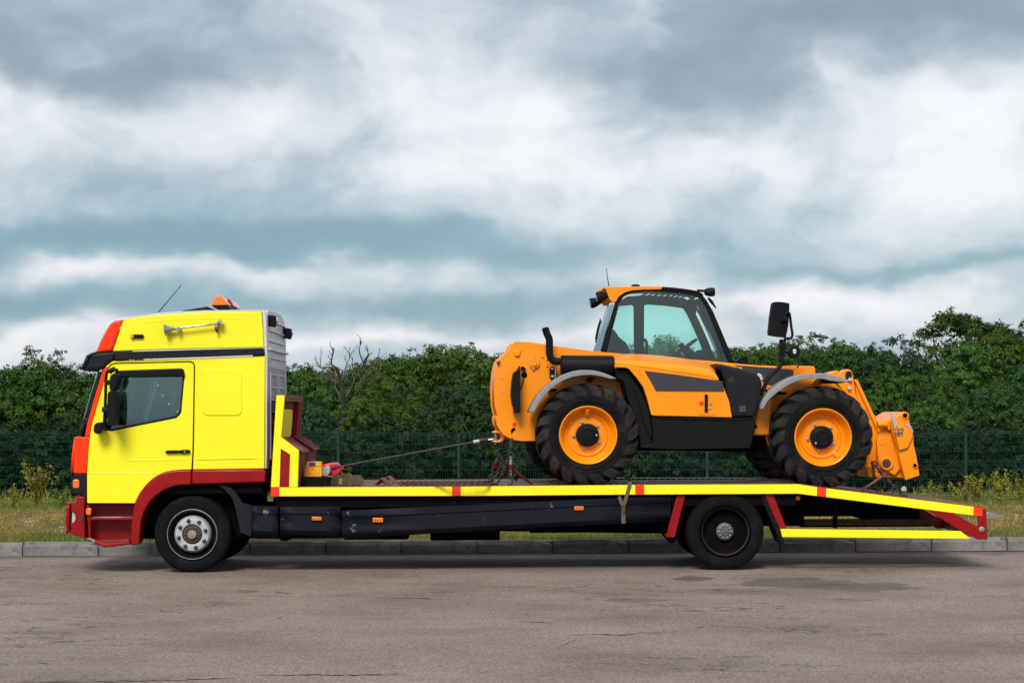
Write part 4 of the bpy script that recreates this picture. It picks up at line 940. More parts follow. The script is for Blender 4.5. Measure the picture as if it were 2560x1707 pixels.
def horn():
    a = [W(*q, C0 - 0.07) for q in k1((925, 532), (940, 530), (975, 525), (1035, 517), (1080, 511), (1385, 478), (1420, 470), (1440, 468))]
    b = MB().tube(a, [0.072, 0.060, 0.028, 0.016, 0.012, 0.011, 0.026, 0.048], 20).build('horn', M['chrome'], truck)
    c = W(*k1((1450, 470))[0], C0 - .07); MB().tube([a[-1] + Vector((0.002, 0, 0)), c], [.05, .045], 20).build('horn_cap', M['silver'], b)
    for x, y in ((1055, 517), (1400, 480)):
        q = W(*k1((x, y))[0], C0 - .07); MB().box((q.x - .02, C0 - .09, q.z - .045), (q.x + .02, C0, q.z + .02)).build('horn_bracket', M['steel'], b, bevel=.006)
    MB().tube([W(*q, C0 - .06) for q in k1((1390, 500), (1398, 545), (1415, 560), (1408, 525))], .008, 6).build('horn_hose', M['plastic'], b)
horn()
q = k1((607, 572), (730, 608)); ml = tp('roof_marker_lamp', rrect(*q[0], *q[1], 4), C0 - 0.035, C0, 'plastic', bevel=0.01)
q = k1((609, 574), (640, 606)); tp('marker_lens', rrect(*q[0], *q[1], 3), C0 - 0.04, C0 - .03, 'gold', bevel=0.004, parent=ml)
# mirrors
arm = [W(*q, C0 - 0.20) for q in sp2(k1((460, 895), (415, 905), (392, 930), (385, 1000), (380, 1200), (368, 1400), (350, 1440)), 3)]
arm[0].y = C0; arm[-1].y = C0; ma_ = MB().tube(arm, 0.018, 8).build('mirror_arm', M['plastic'], truck)
MB().tube([W(*q, C0 - .10) for q in k1((470, 888), (430, 905), (415, 925))], 0.03, 8).build('mirror_mount', M['plastic'], ma_)
mh = tp('mirror_head', sp2(k1((425, 960), (440, 938), (480, 932), (500, 945), (492, 1010), (465, 1070), (445, 1088), (420, 1080), (415, 1020), (425, 960)), 2), C0 - 0.36, C0 - 0.10, 'plastic', bevel=0.03, seg=3)
tp('mirror_head', sp2(k1((400, 1115), (415, 1095), (450, 1090), (468, 1110), (474, 1250), (470, 1390), (455, 1410), (420, 1408), (402, 1390), (396, 1250), (400, 1115)), 2), C0 - 0.38, C0 - 0.10, 'plastic', bevel=0.03, seg=3)
for (x, y) in ((398, 1015), (368, 1265)):
    q = k1((x - 22, y - 25), (x + 40, y + 22)); tp('mirror_clamp', [q[0], (q[1][0], q[0][1]), q[1], (q[0][0], q[1][1])], C0 - 0.24, C0 - 0.16, 'plastic_grey', bevel=0.01)
km = tp('kerb_mirror', sp2(k2((275, 90), (290, 66), (330, 56), (350, 66), (346, 110), (325, 158), (290, 160), (270, 135), (275, 90)), 2), C0 - 0.22, C0 - 0.06, 'plastic', bevel=0.03, seg=3)
MB().tube([W(*q, C0 - .03) for q in k2((300, 140), (340, 95), (360, 90))], 0.014, 8).build('mirror_stalk', M['gold'], km)
mfar = MB().prism(xz(k1((400, 1000), (440, 950), (500, 960), (505, 1100), (480, 1180), (470, 1400), (400, 1400)), C1), C1 + .15, C1 + .40).build('far_mirror', M['plastic'], truck, bevel=0.03)

# ---- lower front: bumper, steps, wheel arch
bump = tp('bumper', kB((218, 432), (370, 432), (372, 515), (358, 580), (362, 800), (376, 1175), (330, 1168), (130, 1108), (115, 1082), (125, 1050), (132, 1030), (118, 935), (120, 905), (185, 890), (206, 830), (200, 750), (150, 700), (130, 690), (132, 575), (215, 515)), C0 - 0.01, C0 + 0.4, 'dark_red', bevel=0.02, seg=3)
front_wrap('bumper_front', kB((132, 575), (130, 690), (120, 905), (130, 1050), (115, 1082), (130, 1108)), 'dark_red', 0.12, C0 + 0.3, C1, p=5, th=.05)
tp('fog_lamp', sp2(kB((140, 905), (150, 700), (185, 725), (206, 790), (200, 860), (170, 895), (140, 905)), 2), C0 + 0.01, C0 + 0.25, 'lamp_glass', bevel=0.01, parent=bump)
MB().lathe([(0.001, -0.004), (0.014, -0.004), (0.020, -0.012), (0.026, -0.008), (0.027, 0)], W(*kB((310, 810))[0], C0 - .008), n=16).build('bumper_cap', M['rust'], bump)
tp('bumper_gap', kB((372, 515), (410, 500), (412, 1150), (378, 1172)), C0 + 0.06, C0 + 0.3, 'chassis', bevel=0)
# step well
st = tp('step_back_panel', kB((420, 545), (1300, 545), (1200, 1250), (700, 1250), (480, 1180)), C0 + 0.20, C0 + 0.23, 'dark_red', bevel=0)
tp('step_front_post', kB((400, 580), (445, 576), (470, 800), (485, 1180), (430, 1175), (412, 800)), C0 + 0.0, C0 + 0.20, 'dark_red', bevel=0.012)
tp('upper_step', kB((468, 800), (1232, 797), (1215, 855), (470, 858)), C0 + 0.005, C0 + 0.21, 'dark_red', bevel=0.010)
tp('step_tread', kB((480, 795), (1228, 793), (1226, 800), (480, 802)), C0 + 0.02, C0 + 0.2, 'steel', bevel=0.002)
tp('lower_step', kB((440, 1200), (570, 1205), (690, 1262), (1170, 1240), (1185, 1285), (900, 1325), (720, 1337), (620, 1300), (480, 1250), (440, 1240)), C0 - 0.01, C0 + 0.24, 'dark_red', bevel=0.012)
tp('step_tread', kB((600, 1215), (1160, 1195), (1165, 1238), (690, 1256)), C0 + 0.05, C0 + 0.21, 'rust_red', bevel=0.002)
tp('step_corner_plate', kB((430, 1176), (480, 1180), (555, 1205), (550, 1268), (480, 1240), (485, 1215), (440, 1200)), C0 - 0.016, C0 + 0.05, 'steel', bevel=0.003)
tp('step_side_lamp', kB((385, 660), (400, 645), (478, 632), (484, 660), (478, 765), (390, 765)), C0 - 0.03, C0 + 0.06, 'amber', bevel=0.012)
arch_o = k2((650, 803), (690, 718), (740, 648), (800, 588), (870, 539), (950, 509), (1060, 495), (1168, 492)); arch_i = k2((1168, 629), (1060, 635), (980, 652), (900, 690), (830, 742), (770, 812), (730, 892), (708, 975), (697, 1080), (690, 1165))
tp('wheel_arch', sp2(arch_o, 4) + sp2(arch_i, 4) + k2((672, 1183), (630, 1185), (610, 1178), (608, 1150), (618, 1000), (636, 860)), C0 - 0.03, C0 + 0.26, 'dark_red', bevel=0.03, seg=3)
tp('cab_sill', k2((1173, 492), (1842, 486), (1850, 500), (1850, 608), (1173, 627)), C0 - 0.025, C0 + 0.22, 'dark_red', bevel=0.03, seg=3)
# dark wheel housing
tp('wheel_housing', sp2(k2((690, 1080), (730, 890), (830, 740), (980, 650), (1168, 628), (1400, 640), (1500, 700)), 4) + k2((1560, 800), (1640, 1100), (1500, 1120), (1400, 850), (1170, 720), (950, 800), (820, 1000), (790, 1110), (730, 1110)), C0 + 0.30, C0 + 0.85, 'chassis', bevel=0)
tp('mudguard', sp2(k2((1390, 632), (1440, 650), (1500, 700), (1545, 760), (1575, 850), (1600, 960), (1620, 1070)), 3) + k2((1720, 1105), (1725, 820), (1640, 800), (1590, 720), (1530, 652), (1450, 632)), C0 + 0.02, C0 + 0.45, 'plastic_grey', bevel=0.02)
tp('front_under_panel', k2((700, 1000), (820, 1000), (815, 1110), (735, 1110), (720, 1075)), C0 + 0.3, C0 + 1.0, 'chassis', bevel=0)

# ---- chassis and the dark under-structure
def cz(py, Y=0.9): return W(1250, py, Y).z
for y in (0.82, 1.56): MB().box((W(330, 1300, y).x, y, cz(1318, y)), (W(2010, 1300, y).x, y + 0.08, cz(1250, y))).build('chassis_rail', M['chassis'], truck)
def hb(name, px0, px1, pyt, pyb, y0, y1, m='chassis', bevel=0.01):
    a, b = W(px0, pyt, y0), W(px1, pyb, y0); return MB().box((a.x, y0, b.z), (b.x, y1, a.z)).build(name, M[m], truck, bevel=bevel)
hb('engine_block', 330, 640, 1210, 1345, 0.55, 1.85)
hb('gearbox', 640, 860, 1262, 1345, 0.9, 1.5)
hb('subframe', 690, 1990, 1243, 1262, 0.06, 2.40, bevel=0)
hb('fuel_tank', 1075, 1250, 1280, 1350, 0.5, 1.1); hb('battery_box', 700, 720, 1250, 1352, 0.25, 0.8)
hb('air_tank', 860, 1020, 1300, 1348, 0.5, 1.0); hb('cross_box', 1325, 1640, 1255, 1330, 1.3, 2.0)
for px, dy in ((482, 0.0), (1813, 0.0)):
    c = W(px, 1336, 1.2); MB().tube([(c.x, 0.3, c.z), (c.x, 2.1, c.z)], 0.09, 12).build('axle', M['chassis'], truck)
c = W(1813, 1330, 1.2); MB().lathe([(0.01, -.25), (.15, -.15), (.2, 0), (.15, .15), (.01, .25)], (c.x, 1.2, c.z), n=16).build('differential', M['chassis'], truck)
MB().tube([W(700, 1310, 1.2), W(1790, 1325, 1.2)], 0.05, 10).build('drive_shaft', M['chassis'], truck)
# side skirts with pressed ridges
def skirt(name, tl, tr, br, bl, y, rows, parent=None):
    P = xz([tl, tr, br, bl], y); mb = MB(); prof = [(0, .03), (.02, 0), (.26, 0), (.29, .014), (.58, .014), (.60, .004), (.82, .004), (.86, .02), (1.0, .045)]
    vs = []
    n = 5
    for t, d in prof:
        for i in range(n):
            s = i / (n - 1); a = (P[0][0] + (P[3][0]-P[0][0])*t, P[0][1] + (P[3][1]-P[0][1])*t); b = (P[1][0] + (P[2][0]-P[1][0])*t, P[1][1] + (P[2][1]-P[1][1])*t)
            vs.append((a[0] + (b[0]-a[0])*s, y + d, a[1] + (b[1]-a[1])*s))
    fs = [(j*n+i, j*n+i+1, (j+1)*n+i+1, (j+1)*n+i) for j in range(len(prof)-1) for i in range(n-1)]
    o = mesh(name, vs, fs, M['skirt'], truck, angle=20); s_ = o.modifiers.new('t', 'SOLIDIFY'); s_.thickness = 0.02; s_.offset = -1
    return o
KA = lambda x, y: kA((x, y))[0]
sk1 = skirt('side_skirt', KA(136, 163), KA(264, 166), KA(264, 318), KA(136, 314), C0 + 0.0, 3)
sk2 = skirt('side_skirt', KA(274, 167), KA(571, 165), KA(573, 318), KA(274, 307), C0 - 0.01, 3)
sk3 = skirt('side_skirt', KA(577, 187), KA(2190, 112), KA(2190, 240), KA(577, 325), C0 - 0.02, 3)
for nm, y0, y1, px0, px1, pt, pb in (('added_far_skirt', 2.36, 2.40, 630, 860, 1262, 1340), ('added_far_skirt', 2.36, 2.40, 866, 1680, 1252, 1336)):
    a = W(px0, pt, 0); b = W(px1, pb, 0); MB().box((a.x, y0, b.z), (b.x, y1, a.z)).build(nm, M['skirt'], truck, bevel=.01)  # unseen skirts on the far side, added to keep light off the kerb
sm0 = None
for i, q in enumerate((kA((430, 218), (478, 236)), kA((728, 223), (780, 245)), kA((1716, 167), (1763, 186)), k8((982, 187), (1036, 210)))):
    y = C0 - 0.03 if i < 3 else C0 + 0.03
    sm = tp('side_marker_lamp', rrect(*q[0], *q[1], 2.5), y, y + 0.03, 'amber', bevel=0.005)
    for d in (-7, 0, 7):
        c = W((q[0][0]+q[1][0])/2 + d, (q[0][1]+q[1][1])/2, y); MB().lathe([(.001, -.003), (.006, -.003), (.007, .001)], c, n=8).build('screw', M['chassis'], sm)
# ---- wheels
M['hub_dirty'] = mat('greasy_hub', (0.10, 0.097, 0.093), 0.6, 0.3, var=0.4, vscale=18)
def truck_tyre(r, w, tread=False):
    p = [(0.30, 0.03), (0.315, 0.012), (0.345, 0.004), (0.385, 0.0), (0.41, 0.004), (0.412, 0.001), (0.432, 0.008), (r - 0.012, 0.022), (r - 0.004, 0.032), (r, 0.045)]
    gr = [0.075, 0.12, 0.165]
    q = []
    for g in gr: q += [(r, g - .006), (r - .012, g - .005), (r - .012, g + .005), (r, g + .006)]
    return p + q + [(r, w - .045), (r - .012, w - .022), (0.41, w), (0.345, w), (0.30, w - .03)]
def truck_wheel(px, py, Y, front, mirror=False, src=None):
    c = W(px, py, 0.0); c = Vector((c.x, Y, 0.457))
    w = MB().lathe(truck_tyre(0.457, 0.27), (0, 0, 0), n=72, closed=True)
    if not front:                     # blocky shoulder
        for k in range(64):
            a = 2*math.pi*k/64; ca_, sa_ = math.cos(a), math.sin(a); t = Vector((-sa_, 0, ca_)); rr = Vector((ca_, 0, sa_))
            b = [rr*ra + t*ta + Vector((0, yy, 0)) for ra in (0.43, 0.461) for ta in (-.010, .010) for yy in (0.012, .05)]
            w.add(b, [(0, 1, 3, 2), (4, 6, 7, 5), (0, 4, 5, 1), (2, 3, 7, 6), (0, 2, 6, 4), (1, 5, 7, 3)])
    wo = w.build('wheel', M['rubber'], None, angle=25, loc=c); wo.rotation_euler = (0, 0, math.pi if mirror else 0)
    if mirror: wo.location.y += 0
    attach(wo, truck)
    rim = MB().lathe([(0.300, 0.004), (0.292, -0.002), (0.283, 0.004), (0.270, 0.03), (0.262, 0.09), (0.225, 0.12), (0.30, 0.22), (0.30, .05)], (0, 0, 0), n=64, closed=True).build('rim', M['chassis'] if not front else M['plastic'], wo)
    if front:
        MB().lathe([(0.302, 0.010), (0.296, -0.006), (0.288, 0.004), (0.292, 0.012)], (0, 0, 0), n=64, closed=True).build('rim_flange', M['silver'], wo)
        MB().lathe([(0.226, 0.10), (0.222, 0.06), (0.212, 0.03), (0.195, 0.012), (0.130, 0.002), (0.122, 0.004), (0.118, 0.03), (0.118, .1)], (0, 0, 0), n=56, closed=True).build('wheel_cover', M['silver'], wo)
        MB().lathe([(0.12, 0.05), (0.112, 0.02), (0.10, 0.012), (0.062, 0.006), (0.060, -0.014), (0.052, -0.02), (0.001, -0.02)], (0, 0, 0), n=40).build('hub', M['rust'], wo)
        MB().lathe([(0.054, -.018), (0.052, -0.026), (0.001, -0.028)], (0, 0, 0), n=24).build('hub_cap', M['steel'], wo)
        nut = bn = None
        for k in range(8):
            a = R(45*k + 15); l = (0.165*math.cos(a), 0.0, 0.165*math.sin(a))
            if nut is None: nut = MB().lathe([(0.026, 0.006), (0.025, -0.004), (0.019, -0.006), (0.018, -0.026), (0.010, -0.03), (0.001, -0.03)], (0, 0, 0), n=12).build('wheel_nut', M['dark_iron'], wo, loc=l)
            else: inst(nut, wo, l)
        for k in range(14):
            a = 6.2832*k/14; l = (0.084*math.cos(a), 0.004, 0.084*math.sin(a))
            if bn is None: bn = MB().lathe([(0.012, 0.008), (0.012, -0.006), (0.001, -0.009)], (0, 0, 0), n=8).build('hub_bolt', M['rust'], wo, loc=l)
            else: inst(bn, wo, l)
    else:
        MB().lathe([(0.262, 0.10), (0.25, 0.125), (0.16, 0.16), (0.14, 0.15), (0.10, .15)], (0, 0, 0), n=56).build('wheel_disc', M['chassis'], wo)
        MB().lathe([(0.28, 0.012), (0.272, 0.02), (0.268, 0.05), (0.275, 0.05)], (0, 0, 0), n=64, closed=True).build('rim_edge', M['rust'], wo)
        MB().lathe([(0.105, 0.15), (0.103, 0.06), (0.085, 0.048), (0.05, 0.045), (0.048, 0.03), (0.001, 0.026)], (0, 0, 0), n=40).build('hub', M['hub_dirty'], wo)
        nut = bn = None
        for k in range(10):
            a = 6.2832*k/10; l = (0.072*math.cos(a), 0.045, 0.072*math.sin(a))
            if bn is None: bn = MB().lathe([(0.013, 0.008), (0.012, -0.008), (0.001, -0.01)], (0, 0, 0), n=8).build('hub_bolt', M['steel'], wo, loc=l)
            else: inst(bn, wo, l)
            l2 = (0.168*math.cos(a + .2), 0.155, 0.168*math.sin(a + .2))
            if nut is None: nut = MB().lathe([(0.020, 0.012), (0.018, -0.02), (0.001, -0.024)], (0, 0, 0), n=8).build('wheel_nut', M['dark_iron'], wo, loc=l2)
            else: inst(nut, wo, l2)
    return wo
truck_wheel(479.5, 1338, 0.03, True); truck_wheel(479.5, 1338, 2.40, True, True)
truck_wheel(1814, 1331, 0.02, False); truck_wheel(1814, 1331, 2.42, False, True)
for Y in (0.33, 1.84):                # inner tyres of the rear pair
    c = W(1814, 1331, 0); MB().lathe(truck_tyre(0.457, 0.27), (0, 0, 0), n=48, closed=True).build('inner_tyre', M['rubber'], truck, loc=(c.x, Y, 0.457))
# rear mudguards and flaps
tp('mudguard_stay', k8((312, 180), (362, 180), (300, 430), (246, 430)), C0 - 0.01, C0 + 0.06, 'dark_red', bevel=0.008)
tp('mudguard_stay', k8((828, 178), (878, 178), (957, 378), (920, 380), (912, 372)), C0 - 0.01, C0 + 0.06, 'dark_red', bevel=0.008)
tp('mud_flap', k8((362, 180), (380, 180), (318, 440), (280, 470), (248, 432), (300, 430)), C0 + 0.06, C0 + 0.66, 'chassis', bevel=0)
tp('mud_flap', k8((800, 180), (830, 180), (912, 375), (945, 468), (925, 468)), C0 + 0.0, C0 + 0.62, 'plastic', bevel=0)
tp('mudguard_top', sp2(k8((362, 190), (450, 180), (600, 176), (740, 180), (832, 190)), 3) + k8((832, 176), (600, 168), (362, 176)), C0 + 0.02, C0 + 0.66, 'chassis', bevel=0)
tp('far_mud_flap', k8((312, 180), (380, 180), (300, 470), (248, 432)), 1.75, 2.38, 'chassis', bevel=0, at=0.05)
# ---- flat bed
DZ = 1.027
beam_top = k3((120, 836), (2091, 832)) + k8((1030, 116), (2110, 250)); beam_bot = k8((2110, 308), (1022, 176)) + k3((2091, 915), (120, 918))
beam_top = [k9((206, 1440))[0]] + beam_top[1:]; 
bl = k9((206, 1440))[0]; bb = k3((120, 917))[0]
beam_pts = [bl, (1280, 1213.5), k8((1022, 115))[0], k8((2112, 252))[0], k8((2110, 308))[0], k8((1020, 175))[0], (1280, 1240), bb]
beam = tp('side_beam', beam_pts, 0.0, 0.09, 'dark_red', bevel=0.004)
MB().prism(xz(beam_pts, 0.0), 2.38, 2.46).build('side_beam', M['dark_red'], truck, bevel=0.004)
# reflective strips along the beam: (crop, top left, top right, bottom right, bottom left, material)
segs = [([k9((209, 1444))[0], k9((326, 1444))[0], k3((189, 914))[0], k3((122, 914))[0]], 'tape_red'),
        ([k9((328, 1444))[0], k3((1601, 836))[0], k3((1601, 911))[0], k3((190, 914))[0]], 'tape'),
        ([k3((1602, 836))[0], k3((1672, 836))[0], k3((1672, 911))[0], k3((1602, 911))[0]], 'tape_red'),
        ([k3((1673, 836))[0], k8((66, 121))[0], k8((66, 177))[0], k3((1673, 911))[0]], 'tape'),
        ([k8((67, 121))[0], k8((118, 121))[0], k8((118, 177))[0], k8((67, 177))[0]], 'tape_red'),
        ([k8((119, 121))[0], k8((1025, 117))[0], k8((1136, 134))[0], k8((1134, 186))[0], k8((1022, 172))[0], k8((119, 177))[0]], 'tape'),
        ([k8((1139, 134))[0], k8((1189, 141))[0], k8((1186, 191))[0], k8((1137, 186))[0]], 'tape_red'),
        ([k8((1190, 141))[0], k8((2056, 249))[0], k8((2054, 300))[0], k8((1188, 192))[0]], 'tape'),
        ([k8((2057, 249))[0], k8((2110, 256))[0], k8((2108, 306))[0], k8((2055, 300))[0]], 'tape_red')]
for q, m in segs: tp('reflective_strip', q, -0.004, 0.003, m, bevel=0, parent=beam)
# deck plate with raised tread bars
xl = W(*k9((590, 1440))[0], 0).x; xh = W(*k8((1025, 116))[0], 0).x; zr = W(*k8((2110, 252))[0], 0); xe, ze = zr.x, zr.z
xfront = W(*bl, 0).x
deck = MB().add([(xfront, .09, DZ - .012), (xh, .09, DZ - .012), (xe, .09, ze - .012), (xe, 2.38, ze - .012), (xh, 2.38, DZ - .012), (xfront, 2.38, DZ - .012),
                 (xfront, .09, DZ - .06), (xh, .09, DZ - .06), (xe, .09, ze - .06), (xe, 2.38, ze - .06), (xh, 2.38, DZ - .06), (xfront, 2.38, DZ - .06)],
                [(0, 1, 4, 5), (1, 2, 3, 4), (6, 7, 10, 11), (7, 8, 9, 10), (0, 1, 7, 6), (1, 2, 8, 7), (2, 3, 9, 8), (3, 4, 10, 9), (4, 5, 11, 10), (5, 0, 6, 11)]).build('deck', M['deck'], truck, smooth=False)
tr = MB()
xx = xl + 0.3
while xx < xe - .05:
    z = DZ if xx < xh else DZ + (ze - DZ) * (xx - xh) / (xe - xh)
    tr.box((xx, 0.12, z - .015), (xx + 0.022, 2.35, z - .004)); xx += 0.075
tag(tr.build('deck_tread_bars', M['deck'], truck, smooth=False), kind='stuff')
# raised far rail between the wheels
q = k8((-60, 82), (40, 82), (690, 82), (790, 96), (1000, 112), (1000, 122), (-60, 122)); pts = [(W(p[0], p[1], 2.0).x, W(p[0], p[1], 2.0).z) for p in q]
MB().prism(pts, 2.0, 2.3).build('far_rail', M['steel'] if False else M['plastic_grey'], truck, bevel=0.02)
# ---- headboard
hbd = tp('headboard_side', k9((285, 155), (402, 155), (350, 742), (600, 928), (584, 1440), (463, 1440), (478, 985), (346, 905), (331, 1440), (208, 1440)), -0.003, 0.07, 'tape', bevel=0.004)
tp('headboard_edge', k9((281, 150), (404, 150), (402, 155), (285, 155), (209, 1440), (203, 1440)), 0.0, 0.08, 'dark_red', bevel=0.002, parent=hbd)
tp('headboard_inset', k9((340, 895), (485, 980), (470, 1440), (325, 1440)), 0.02, 0.06, 'dark_red', bevel=0, parent=hbd)
MB().prism(xz(k9((285, 155), (402, 155), (350, 742), (600, 928), (584, 1440), (463, 1440), (478, 985), (346, 905), (331, 1440), (208, 1440)), 0), 2.38, 2.45).build('headboard_side', M['dark_red'], truck, bevel=0.004)
a = W(*k9((285, 155))[0], 0); b = W(*k9((402, 155))[0], 0); zt = a.z
MB().box((a.x, 0.07, zt - 0.075), (b.x, 2.38, zt - 0.002)).build('headboard_top_rail', M['rust_red'], truck, bevel=0.006)
# transverse board: red, with a yellow rounded panel
lo = W(*k9((350, 742))[0], 0)
def hx(z): return b.x + (lo.x - b.x) * (b.z - z) / (b.z - lo.z)
def tplate(name, outline, d0, d1, m, bevel=0.004):        # outline in (y, z) on the leaning board plane
    n = len(outline); vs = [(hx(z) + d0, y, z) for y, z in outline] + [(hx(z) + d1, y, z) for y, z in outline]
    return mesh(name, vs, [tuple(range(n)), tuple(range(2*n - 1, n - 1, -1))] + [(i, (i+1) % n, (i+1) % n + n, i + n) for i in range(n)], M[m], truck, bevel=bevel)
tplate('headboard_panel', [(0.07, lo.z - .3), (2.38, lo.z - .3), (2.38, zt - .07), (0.07, zt - .07)], -0.092, -0.06, 'dark_red')
tplate('headboard_yellow_panel', rrect(0.14, lo.z - .03, 1.42, zt - .17, 0.12), -0.06, -0.02, 'tape', 0.01)
tplate('headboard_far_post', [(1.9, lo.z - .3), (2.38, lo.z - .3), (2.38, zt - .075), (1.9, zt - .075)], -0.06, 0.0, 'dark_red')
# tool boxes with ribbed sloping lids
lid_a, lid_b = W(*k9((360, 745))[0], 0), W(*k9((655, 945))[0], 0)
fx = W(*k9((600, 935))[0], 0)
for (y0, y1) in ((0.075, 0.80), (1.62, 2.37)):
    bx = MB().prism([(lid_a.x - .05, DZ), (fx.x, DZ), (fx.x, fx.z - .005), (lid_a.x, lid_a.z - .02), (lid_a.x - .05, lid_a.z - .02)], y0, y1).build('tool_box', M['rust_red'], truck, bevel=0.004)
    MB().prism([(lid_a.x, lid_a.z), (lid_b.x, lid_b.z), (lid_b.x, lid_b.z - .014), (lid_a.x, lid_a.z - .018)], y0 - .03 if y0 > 1 else y0 - .005, y1 + .02).build('lid', M['rust_red'], bx, bevel=0.003)
    for k in range(4):
        yy = y0 + .08 + k * (y1 - y0 - .16) / 3
        d = (lid_b - lid_a); n = Vector((-d.z, 0, d.x)).normalized() * .012
        s, e = lid_a + d*.04, lid_a + d*.96; MB().tube([(s.x + n.x*.4, yy, s.z + n.z*.4), (e.x + n.x*.4, yy, e.z + n.z*.4)], .012, 6).build('lid_rib', M['rust_red'], bx)
    e = lid_a + (lid_b - lid_a)*.82; MB().tube([(e.x, y1 - .12, e.z), (e.x + .05, y1 - .12, e.z + .05), (e.x + .06, y1 - .12, e.z + .02)], .006, 5).build('lid_latch', M['dark_iron'], bx)
# ---- tail of the bed
tp('tail_gusset', k8((1780, 268), (1945, 290), (2082, 368), (2082, 303), (2112, 306), (2112, 262), (2132, 266), (2137, 442), (2082, 442), (1985, 392)), 0.005, 0.05, 'dark_red', bevel=0.005)
MB().prism(xz(k8((1780, 268), (1945, 290), (2082, 368), (2082, 303), (2112, 306), (2112, 262), (2132, 266), (2137, 442), (2082, 442), (1985, 392)), 0.0), 2.40, 2.45).build('tail_gusset', M['dark_red'], truck, bevel=0.005)
q = W(*k8((2122, 270))[0], 0); q2 = W(*k8((2134, 442))[0], 0); MB().box((q.x, .05, q2.z), (q.x + .03, 2.4, q2.z + .12)).build('tail_cross_bar', M['dark_red'], truck, bevel=.004)
MB().lathe([(.001, -.03), (.022, -.028), (.024, -.01), (.034, -.008), (.034, 0)], W(*k8((2103, 383))[0], .005), n=14).build('tail_pin', M['steel'], truck)
tp('under_ride_bar', k8((921, 381), (1980, 393), (2038, 438), (931, 428)), 0.0, 0.07, 'tape', bevel=0.004)
q = kE((1860, 520), (1900, 512), (1960, 525), (2120, 562), (1990, 590), (1865, 602)); MB().prism(xz(q, 1.9), 1.9, 2.05).build('folding_ramp_tip', M['steel'], truck, bevel=.004)
hb('ramp_slide_rail', 2000, 2330, 1298, 1312, 0.9, 1.0, 'rust'); hb('ramp_slide_rail', 2000, 2330, 1298, 1316, 1.8, 1.92, 'chassis')
tp('ramp_strut', k8((1238, 185), (1262, 185), (1255, 376), (1233, 376)), 0.4, 0.5, 'chassis', bevel=.004, at=.4)
hb('rear_sub_frame', 1905, 2150, 1235, 1290, 1.0, 2.2); hb('tail_cross_member', 2150, 2300, 1262, 1296, 1.3, 2.3)
# ================================================================== TELEHANDLER
TH = R(3.5); tO = W(1760, 1212, 0.12); tO = Vector((tO.x, 0.12, DZ))
tx, tn = Vector((math.cos(TH), math.sin(TH), 0)), Vector((-math.sin(TH), math.cos(TH), 0))
tele = thing('telehandler', 'orange telehandler with black cab frame and green glass, loaded on the truck', 'telehandler', tO, TH); tele['local'] = 1
def T(px, py, y=0.0):                 # the point seen at (px, py) on the machine's own plane of depth y, in its own coordinates
    d = ray(px, py); t = (tO + tn * y - CAM).dot(tn) / d.dot(tn); P = CAM + d * t - tO
    return Vector((P.dot(tx), y, P.z))
def ep(name, pts, y0, y1, m, holes=(), bevel=0.008, parent=None, at=None, **kw):
    return plate(name, pts, y0, y1, M[m], parent or tele, holes, bevel, M=T, at=at, **kw)
def tt(pts, y): return [T(p[0], p[1], y) for p in pts]
def disc(name, pt, r, y, h, m, parent=None, n=20, dome=0.0):
    c = T(*pt, y); return MB().lathe([(0.001, -h - dome), (r*.75, -h - dome*.6), (r*.95, -h), (r, -h*.7), (r, 0)], c, n=n).build(name, M[m], parent or tele)

# ---- wheels
RT, WT = 0.617, 0.42
def tele_tyre():
    mb = MB()
    mb.lathe([(0.335, 0.05), (0.35, 0.018), (0.38, 0.006), (0.45, -0.006), (0.50, 0.0), (0.530, 0.014), (0.560, 0.042), (0.574, 0.09), (0.578, WT/2), (0.574, WT - .09), (0.560, WT - .042), (0.530, WT - .014), (0.50, WT),
              (0.45, WT + .006), (0.38, WT - .006), (0.35, WT - .018), (0.335, WT - .05)], (0, 0, 0), n=72, closed=True)
    mb.lathe([(0.398, 0.004), (0.402, -0.008), (0.407, 0.002)], (0, 0, 0), n=60, closed=True)
    mc, mb = mb, MB(); NL = 18
    # lug path: from low on the shoulder over to the middle, leaning round the tyre
    path = [(0.478, -0.010, -0.06), (0.535, -0.007, 0.0), (0.585, 0.010, 0.05), (0.612, 0.036, 0.095), (RT, 0.085, 0.14), (RT + .001, 0.15, 0.22), (RT, 0.225, 0.30)]
    half = [0.058, 0.058, 0.056, 0.052, 0.046, 0.040, 0.036]
    for side in (0, 1):
        for k in range(NL):
            a0 = 2*math.pi*(k + 0.5*side)/NL; vs = []
            for (r, y, da), hw in zip(path, half):
                yy = y if side == 0 else WT - y
                # lower edge follows the carcass
                rc = 0.47 if r < .52 else (0.52 if r < .56 else 0.57)
                for rr, w in ((r, hw), (rc, hw*1.25)):
                    for s in (-1, 1):
                        a = a0 + da + s*w/r; dy = 0.0 if rr == r else (0.02 if side == 0 else -0.02) * (1 if y < .05 else 0)
                        vs.append((rr*math.cos(a), yy + dy, rr*math.sin(a)))
            n = len(path); fs = []
            for i in range(n - 1):
                o = i*4; q = o + 4
                fs += [(o, o+1, q+1, q), (o, q, q+2, o+2), (o+1, o+3, q+3, q+1)]
            fs += [(0, 2, 3, 1), (n*4-4, n*4-3, n*4-1, n*4-2)]
            mb.add(vs, fs)
    return mc, mb
wheel0 = None
